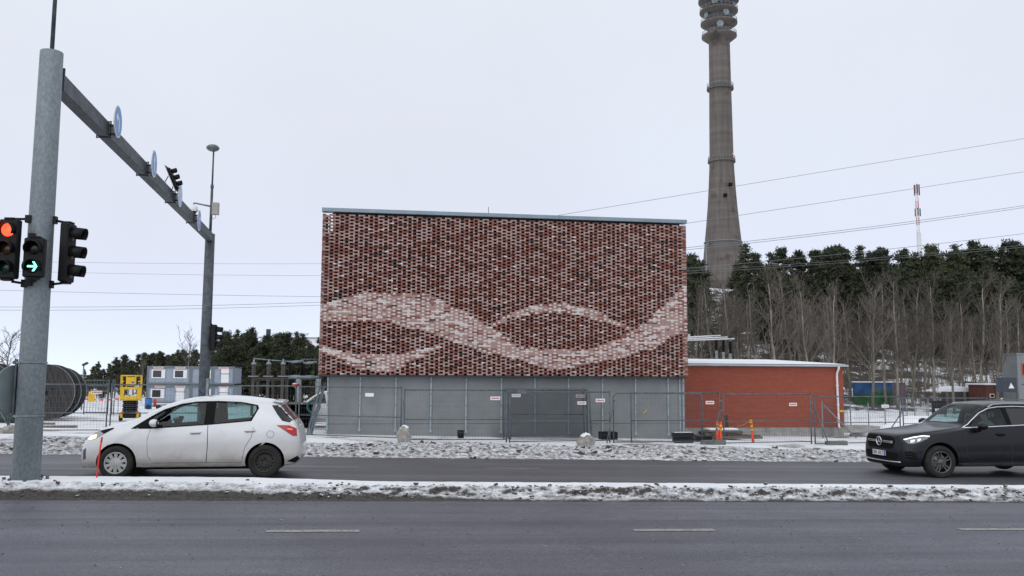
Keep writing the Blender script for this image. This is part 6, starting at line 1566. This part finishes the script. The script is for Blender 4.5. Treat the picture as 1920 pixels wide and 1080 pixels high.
# the front row can be told apart one by one
front = [(1312, 70), (1350, 62), (1382, 66), (1428, 64), (1462, 60), (1497, 72), (1525, 62), (1560, 58), (1597, 66), (1634, 60), (1660, 63), (1682, 60), (1708, 62), (1735, 66), (1752, 60), (1788, 58), (1805, 64), (1836, 62), (1866, 58), (1893, 61), (1918, 64)]
for i, (px, Y) in enumerate(front):
    p = spot(px, 735, Y); r_ = place_bare(p.x, Y, rnd.uniform(7.8, 10.4)*(Y/64), rnd.randrange(8), f'leafless tree, {ORD[i]} from the left in the front row of the wood', GB, rnd.uniform(0, 6.28))
for i in range(96):
    px = rnd.uniform(1190, 2040); Y = rnd.uniform(64, 100); p = spot(px, 700, Y)
    place_bare(p.x, Y, rnd.uniform(5.5, 9.0), rnd.randrange(8), LB_, GB, rnd.uniform(0, 6.28))

for i in range(30):
    px = rnd.uniform(1296, 1425); Y = rnd.uniform(105, 210); p = spot(px, 600, Y)
    place_bare(p.x, Y, rnd.uniform(4.5, 7.0), rnd.randrange(8), 'small leafless tree on the open slope below the tower foot', 'small bare trees below the tower', rnd.uniform(0, 6.28))

def pine_meshes(seed, h, conic=False):
    rnd = random.Random(seed); tr = MB(); cr = MB()
    pts = [Vector((rnd.uniform(-.12, .12), rnd.uniform(-.12, .12), h*i/6-(.3 if i == 0 else 0))) for i in range(7)]; tr.tube(pts, [.017*h*(1-.85*i/6)+.01 for i in range(7)], 6)
    z0 = h*(.08 if conic else .25); nw = 26 if conic else 20
    def clump(p, s_, nn):
        cr.sphere(p, (s_*.42, s_*.42, s_*.36), 5, 4, 0, None, .35, rnd)  # core added to block light through the clump and give it mass
        for _ in range(nn):
            d = Vector((rnd.gauss(0, 1), rnd.gauss(0, 1), rnd.gauss(.35, .9))).normalized(); q = p+d*s_*rnd.uniform(.2, .9); u = d.orthogonal().normalized(); w = d.cross(u); a = rnd.uniform(0, 6.28); u = u*math.cos(a)+w*math.sin(a)
            l = s_*rnd.uniform(.30, .60); b = s_*rnd.uniform(.08, .16)
            cr.add([q-u*b, q+u*b, q+d*l*.6+Vector((0, 0, .1*s_))+u*b*.4, q+d*l], [(0, 1, 2), (0, 2, 3)], rnd.choice((0, 0, 1)))
    for i in range(nw):
        t = (i+rnd.uniform(-.3, .3))/nw; t = clampf(t, 0, 1); z = z0+(h-z0)*t
        rr = h*(.20*(1-t)**.85+.012 if conic else .235*min(1, (t+.15)/.35)*(1-t)**.62*rnd.uniform(.45, 1.2)+.012)
        nb = rnd.randint(4, 6)
        for j in range(nb):
            a = rnd.uniform(0, 6.283); l = rr*rnd.uniform(.6, 1.15); up = -.15 if conic else rnd.uniform(.05, .55)
            e = Vector((math.cos(a)*l, math.sin(a)*l, l*up)); tr.tube([(0, 0, z), e*.5+Vector((0, 0, z)), e+Vector((0, 0, z))], [.025*h/10, .016, .008], 3, cap=False)
            for f in ((.45, .75, 1.0) if l > .5 else (.8,)): clump(Vector((0, 0, z))+e*f, h*(.05 if not conic else .038)*rnd.uniform(.7, 1.2), 20)
    clump(Vector((0, 0, h*.97)), h*.045, 14)
    return tr, cr
M['needle'] = mat('pine_needles', (.020, .027, .010), .7, col2=(.038, .047, .018), sc=.6, rand=.35)
M['needle2'] = mat('pine_needles_light', (.034, .043, .017), .7, col2=(.054, .064, .026), sc=.6, rand=.35)
M['pbark'] = mat('pine_bark', (.075, .05, .036), .9, col2=(.12, .08, .055), sc=2, rand=.2)
protoP = []
for s_ in range(7):
    tr, cr = pine_meshes(70+s_, 12., s_ in (2, 5)); protoP.append((tr.mesh('trunk', M['pbark']), cr.mesh('crown', [M['needle'], M['needle2']])))
def place_pine(x, y, h, k, label, group, rz, wide=1.):
    z = float(ground_z(x, y)); r = thing('pine_tree', label, 'tree', (x, y, z), rz, group); s_ = h/12; r.scale = (s_*wide, s_*wide, s_)
    link_mesh('trunk', protoP[k][0], r); link_mesh('crown', protoP[k][1], r); return r
GP = 'pines on the ridge behind the bare trees'; LP = 'dark green pine below the skyline crowns of the ridge'
tops = [(1420, 470), (1445, 468), (1468, 462), (1498, 470), (1530, 466), (1552, 464), (1566, 460), (1582, 462), (1612, 455), (1640, 470), (1655, 462), (1690, 468), (1716, 470), (1745, 458), (1766, 470), (1790, 455), (1812, 468), (1830, 453), (1856, 462), (1878, 455), (1898, 450), (1918, 458), (1945, 452), (1975, 456)]
for i, (px, py) in enumerate(tops):
    Y = rnd.uniform(118, 150); p = spot(px, py+4, Y); z = float(ground_z(p.x, Y)); place_pine(p.x, Y, max(6, p.z-z), rnd.randrange(7), f'pine crown, {ORD[i]} from the left along the ridge skyline', GP, rnd.uniform(0, 6.28), rnd.uniform(.9, 1.2))
for i in range(110):
    px = rnd.uniform(1425, 1990); Y = rnd.uniform(98, 150); py = rnd.uniform(494, 556)-(Y-100)*.1; p = spot(px, py, Y); z = float(ground_z(p.x, Y)); place_pine(p.x, Y, clampf(p.z-z, 5.5, 14), rnd.randrange(7), LP, GP, rnd.uniform(0, 6.28), rnd.uniform(1.0, 1.4))
for i in range(14):
    px = rnd.uniform(1300, 1960); Y = rnd.uniform(84, 104); p = spot(px, rnd.uniform(560, 640), Y); z = float(ground_z(p.x, Y))
    if p.z-z > 1.5: place_pine(p.x, Y, p.z-z, rnd.choice((2, 5, 0)), 'low dark conifer growing under the bare trees', 'low conifers under the bare trees', rnd.uniform(0, 6.28), 1.5)
for (px, py, Y, lab) in ((1397, 455, 150, 'tall dark spruce overlapping the right foot of the tower'), (1412, 472, 140, 'pine right of the spruce by the tower foot'), (1296, 480, 120, 'pine just right of the screen building, left of the tower'), (1306, 500, 110, 'lower pine between the screen building and the tower'), (1380, 492, 145, 'small spruce in front of the tower foot')):
    p = spot(px, py, Y); z = float(ground_z(p.x, Y)); place_pine(p.x, Y, p.z-z, 2 if 'spruce' in lab else 3, lab, GP, 0, 1.2)
# low scrub between the trunks
rn = random.Random(5); sb_ = MB()
for i in range(4600):
    px = rn.uniform(1190, 1990); Y = rn.uniform(62, 120) if i % 5 else rn.uniform(120, 230); p = spot(px, 700, Y); x = p.x+rn.uniform(-2, 2); z = float(gz(x, Y)+(fbm(np.array([x*.12]), np.array([Y*.12]), 9)[0]-.47)*3.0*float(sst(60, 90, Y))) if True else 0
    h = rn.uniform(.8, 3.2); a = rn.uniform(0, 6.28); l = rn.uniform(.1, .5); b = Vector((x, Y, z-.2)); t_ = b+Vector((math.cos(a)*l*h, math.sin(a)*l*h*.5, h)); m_ = b.lerp(t_, .5)
    sb_.tube([b, m_, t_], [.02, .014, .006], 3, cap=False)
    for _ in range(4):
        s0 = b.lerp(t_, rn.uniform(.3, .9)); sb_.tube([s0, s0+Vector((rn.uniform(-.6, .6), rn.uniform(-.3, .3), rn.uniform(.2, .9)))], [.011, .005], 3, cap=False)
tag(sb_.build('undergrowth', M['twig']), 'tangled leafless brush covering the hillside between the trees', 'brush', kind='stuff')

# left-hand wood
GL = 'pines behind the storage yard'; LL = 'dark pine in the wood behind the storage yard'
def skyline(px): return float(np.interp(px, [130, 165, 200, 250, 300, 330, 350, 400, 420, 450, 480, 520, 560, 600, 640], [706, 694, 684, 672, 664, 660, 668, 660, 628, 624, 632, 638, 630, 642, 648]))
for i in range(72):
    px = 140+500*(i+rnd.uniform(-.5, .5))/72; Y = rnd.uniform(150, 190) if px < 405 else rnd.uniform(118, 150); p = spot(px, skyline(px)+rnd.uniform(-12, 14), Y); z = float(ground_z(p.x, Y)); place_pine(p.x, Y, max(3.0, p.z-z), rnd.randrange(7), LL, GL, rnd.uniform(0, 6.28), rnd.uniform(.7, 1.15))
for i in range(60):
    px = rnd.uniform(395, 640) if i % 3 else rnd.uniform(150, 400); Y = rnd.uniform(112, 130) if px > 400 else rnd.uniform(135, 160); p = spot(px, skyline(px)+rnd.uniform(12, 36), Y); z = float(ground_z(p.x, Y)); place_pine(p.x, Y, max(2.5, p.z-z), rnd.randrange(7), LL, GL, rnd.uniform(0, 6.28), rnd.uniform(.95, 1.3))
def far_bare(px, py, Y, lab, k, wide=1.):
    p = spot(px, py, Y); z = float(ground_z(p.x, Y)); r = place_bare(p.x, Y, p.z-z, k, lab, None, 1.0); r.scale = (r.scale[0]*wide, r.scale[1]*wide, r.scale[2])
far_bare(356, 628, 125, 'tall leafless birch rising above the site cabins', 1, 1.1)
far_bare(268, 676, 120, 'slim pale birch just left of the site cabins', 4, .7)
far_bare(2, 622, 80, 'brown leafless tree at the left edge above the cable drums', 2, 1.5)
far_bare(-22, 612, 84, 'leafless tree cut by the left edge of the photo', 6, 1.5)
p = spot(548, 640, 260); wh = thing('white_factory', 'long white industrial roofline far behind the left hand pines', 'building', (p.x, 260, GZ(p.x, 260)))
h = spot(548, 634, 260).z-GZ(p.x, 260); MB().box((8, 6, h/2), (34, 12, h)).build('wall', M['white'], wh); MB().box((20, -.3, h-1.5), (9, .4, 2.2)).build('window_band', M['cabin_dk'], wh); MB().box((8, 6, h+.15), (34.6, 12.6, .3)).build('roof', M['galv'], wh)
for x_ in (-7, 14): MB().box((x_, 2, h+1.4), (1.2, 1.2, 2.4)).build('roof_vent', M['steel_dk'], wh)

# ================================================================== behind the fence on the right
def mural_mat():
    m, nt, bs = nodes('mural_paint'); v = coords(nt); sx = N(nt, 'SeparateXYZ'); nt.links.new(v, sx.inputs[0])
    n1 = noise(nt, v, .9, 4); n2 = noise(nt, v, .45, 3)
    skyc = ramp(nt, n1, [(.35, (.005, .024, .075)), (.52, (.012, .075, .20)), (.70, (.07, .12, .16))])
    hl = math_(nt, 'SUBTRACT', math_(nt, 'MULTIPLY_ADD', n2, 1.5, -.45), sx.outputs['Z']); k = ramp(nt, math_(nt, 'MULTIPLY_ADD', hl, 4, .5, clamp=True), [(0, (0, 0, 0)), (1, (1, 1, 1))])
    gc = ramp(nt, n1, [(.4, (.005, .04, .005)), (.6, (.015, .10, .015))]); nt.links.new(mix(nt, k, skyc, gc), bs.inputs['Base Color']); bs.inputs['Roughness'].default_value = .7; return m
a = spot(1602, 744, 63); b = spot(1674, 744, 63); mw = thing('mural_wall', 'wall painted with a blue and green mural under the bare trees', 'wall', (a.x, 63, a.z)); h = spot(1602, 717, 63).z-a.z; L = b.x-a.x
MB().box((L/2, .1, h/2-.5), (L, .2, h+1.0)).build('painted_panel', mural_mat(), mw); MB().box((L/2, .1, h+.04), (L+.1, .3, .08)).build('snow_cap', M['snow_cap'], mw)
a = spot(1688, 744, 63); w2 = thing('painted_board', 'narrow board with faded pink and brown paint beside the mural wall', 'board', (a.x, 63.2, a.z)); MB().box((.0, 0, h/2-.4), (1.1, .15, h+.8)).build('board', mat('faded_pink', (.09, .07, .085), .8, col2=(.17, .12, .15), sc=1.5), w2); MB().box((-.75, .0, h/2-.4), (.38, .12, h+.8)).build('side_board', mat('rust_brown', (.08, .035, .025), .8), w2)
# chain-link fence posts round the substation
def link_fence(px0, px1, Y0, Y1, pyt, label, n=5, brace=False):
    a = spot(px0, pyt, Y0); b = spot(px1, pyt, Y1); z0 = GZ(a.x, Y0); r = thing('chain_link_fence', label, 'fence', (a.x, Y0, z0)); o = Vector((a.x, Y0, z0)); H_ = a.z-z0
    for i in range(n):
        q = a.lerp(b, i/(n-1)); zq = GZ(q.x, q.y); MB().cyl((q.x-a.x, q.y-Y0, zq-z0-.1), (q.x-a.x, q.y-Y0, zq-z0+H_), .03, n=8).build('post', M['galv'], r)
    w = MB(); d = b-a; L = math.hypot(d.x, d.y); k = int(L/.13)
    for i in range(-8, k):
        for s_ in (1, -1):
            x0, x1 = i*.13, i*.13+H_*.6
            if s_ < 0: x0, x1 = x1, x0
            if min(x0, x1) < 0 or max(x0, x1) > L: continue
            P_ = lambda x, z: Vector((d.x*x/L, d.y*x/L, z+(GZ(a.x+d.x*x/L, Y0+d.y*x/L)-z0)))
            w.tube([P_(x0, .05), P_(x1, H_-.05)], .0022, 3, cap=False)
    tag(w.build('wire_mesh', M['wire'], r), kind='stuff')
    if brace: MB().cyl((0, 0, H_-.1), (1.3, -.5, .05), .026, n=8).build('brace', M['galv'], r)
    return r
link_fence(1541, 1594, 36.4, 42, 752, 'chain link fence with a slanting brace at the brick house corner', 2, True)
link_fence(1594, 1740, 42.5, 50, 755, 'chain link fence running right behind the brick house', 6)
link_fence(1700, 1900, 50, 56, 757, 'chain link fence in front of the snow bank behind the dark car', 7)
a = spot(1762, 790, 52); r = thing('dark_sign_panel', 'dark sign panel above the windscreen of the dark car', 'sign', (a.x, 52, GZ(a.x, 52))); zt_ = spot(1762, 752, 52).z-GZ(a.x, 52)
MB().box((0, 0, zt_-.42), (1.05, .06, .85), bev=.02).build('panel', M['black'], r); q = MB(); [q.box((-.25+.16*i, -.034, zt_-.55), (.11, .006, .15)) for i in range(4)]; q.build('lettering', M['white'], r); [MB().cyl((s_*.4, .04, 0), (s_*.4, .04, zt_-.5), .03, n=8).build('post', M['galv'], r) for s_ in (-1, 1)]
a = spot(1915, 735, 58); z0 = GZ(a.x, 58); cb_ = thing('concrete_house', 'plain grey concrete building with an orange window at the right edge', 'building', (spot(1910, 735, 58).x, 58, z0-.5)); h = spot(1906, 664, 58).z-z0+.5
MB().box((3.2, .8, h/2), (6.4, 1.6, h)).build('wall', M['conc'], cb_); MB().box((3.2, .8, h+.04), (6.5, 1.7, .08)).build('roof', M['galv'], cb_); f = MB().box((.62, -.02, h-1.1), (.55, .05, .9)).build('window', mat('orange_frame', (.42, .10, .03), .6), cb_); MB().box((.62, -.05, h-1.1), (.42, .02, .76)).build('pane', M['pane'], f); MB().box((.55, -.012, h-2.2), (.6, .02, .05)).build('wall_seam', M['steel_dk'], cb_)
a = spot(1870, 738, 57); z0 = GZ(a.x, 57); bn = thing('dark_banner', 'dark blue grey banner with a white triangle left of the concrete building', 'banner', (a.x, 57, z0)); L = spot(1907, 738, 57).x-a.x; zt_ = spot(1870, 708, 57).z-z0
MB().box((L/2, 0, zt_-.52), (L, .03, 1.05)).build('cloth', mat('banner_slate', (.035, .045, .06), .8, col2=(.05, .06, .078), sc=2), bn); MB().prism([(-.22, -.16), (.24, -.16), (-.02, .24)], (L*.72, -.0155, zt_-.6), (1, 0, 0), (0, 0, 1), .004).build('triangle', M['white'], bn)
for x_ in (0, L): MB().cyl((x_, .03, -.2), (x_, .03, zt_), .03, n=6).build('post', M['galv_dark'], bn)
a = spot(1862, 745, 60); z0 = GZ(a.x, 60); hu = thing('brown_hut', 'small brown hut with a snowy roof left of the banner', 'hut', (a.x, 60, z0)); zt_ = spot(1862, 722, 60).z-z0
MB().box((0, 1, zt_/2), (1.1, 2, zt_)).build('wall', mat('hut_brown', (.10, .035, .025), .8, col2=(.14, .05, .035), sc=3), hu); MB().box((0, 1, zt_+.06), (1.4, 2.3, .12), bev=.03).build('roof', M['snow_cap'], hu); f = MB().box((-.1, -.02, zt_*.6), (.36, .05, .3)).build('window', M['white'], hu); MB().box((-.1, -.05, zt_*.6), (.26, .02, .2)).build('pane', M['pane'], f)
a = spot(1825, 742, 61); z0 = GZ(a.x, 61); sh_ = thing('snowy_shelter', 'low shelter roof covered in snow among the bare trees', 'shelter', (a.x, 61, z0)); zt_ = spot(1825, 735, 61).z-z0
m = MB(); m.prism([(-1.9, 0), (1.9, 0), (1.7, .12), (.1, .42), (-1.8, .08)], (0, 1.5, zt_), (1, 0, 0), (0, 0, 1), -2.0); m.build('snow_roof', M['snow_cap'], sh_); [MB().box((x_, 1, zt_/2), (.14, .14, zt_)).build('post', M['timber'], sh_) for x_ in (-1.5, 0, 1.5)]; MB().box((0, 1.5, zt_*.5), (3.2, .1, zt_)).build('back_wall', M['plank'], sh_)
# ploughed snow heaps
for i, (px, py, Y, sx_, sz_, lab) in enumerate(((1720, 790, 47, 4.5, .75, 'long ploughed snow bank behind the fence right of the house'), (1645, 795, 46, 2.6, .45, 'low snow heap left of the long snow bank'), (1612, 806, 40, .6, .32, 'small snow heap by the house landing'))):
    p = spot(px, py, Y); r = thing('snow_heap', lab, 'snow heap', (p.x, Y, GZ(p.x, Y)-.1)); m = MB(); rr_ = random.Random(i); m.sphere((0, 0, 0), (sx_, sx_*.4, sz_+.1), 40, 16, jit=.05, rnd=rr_); m.build('snow', M['snow_cap'], r)
print('objects', len(bpy.data.objects), 'tris', sum(len(m.polygons) for m in bpy.data.meshes))
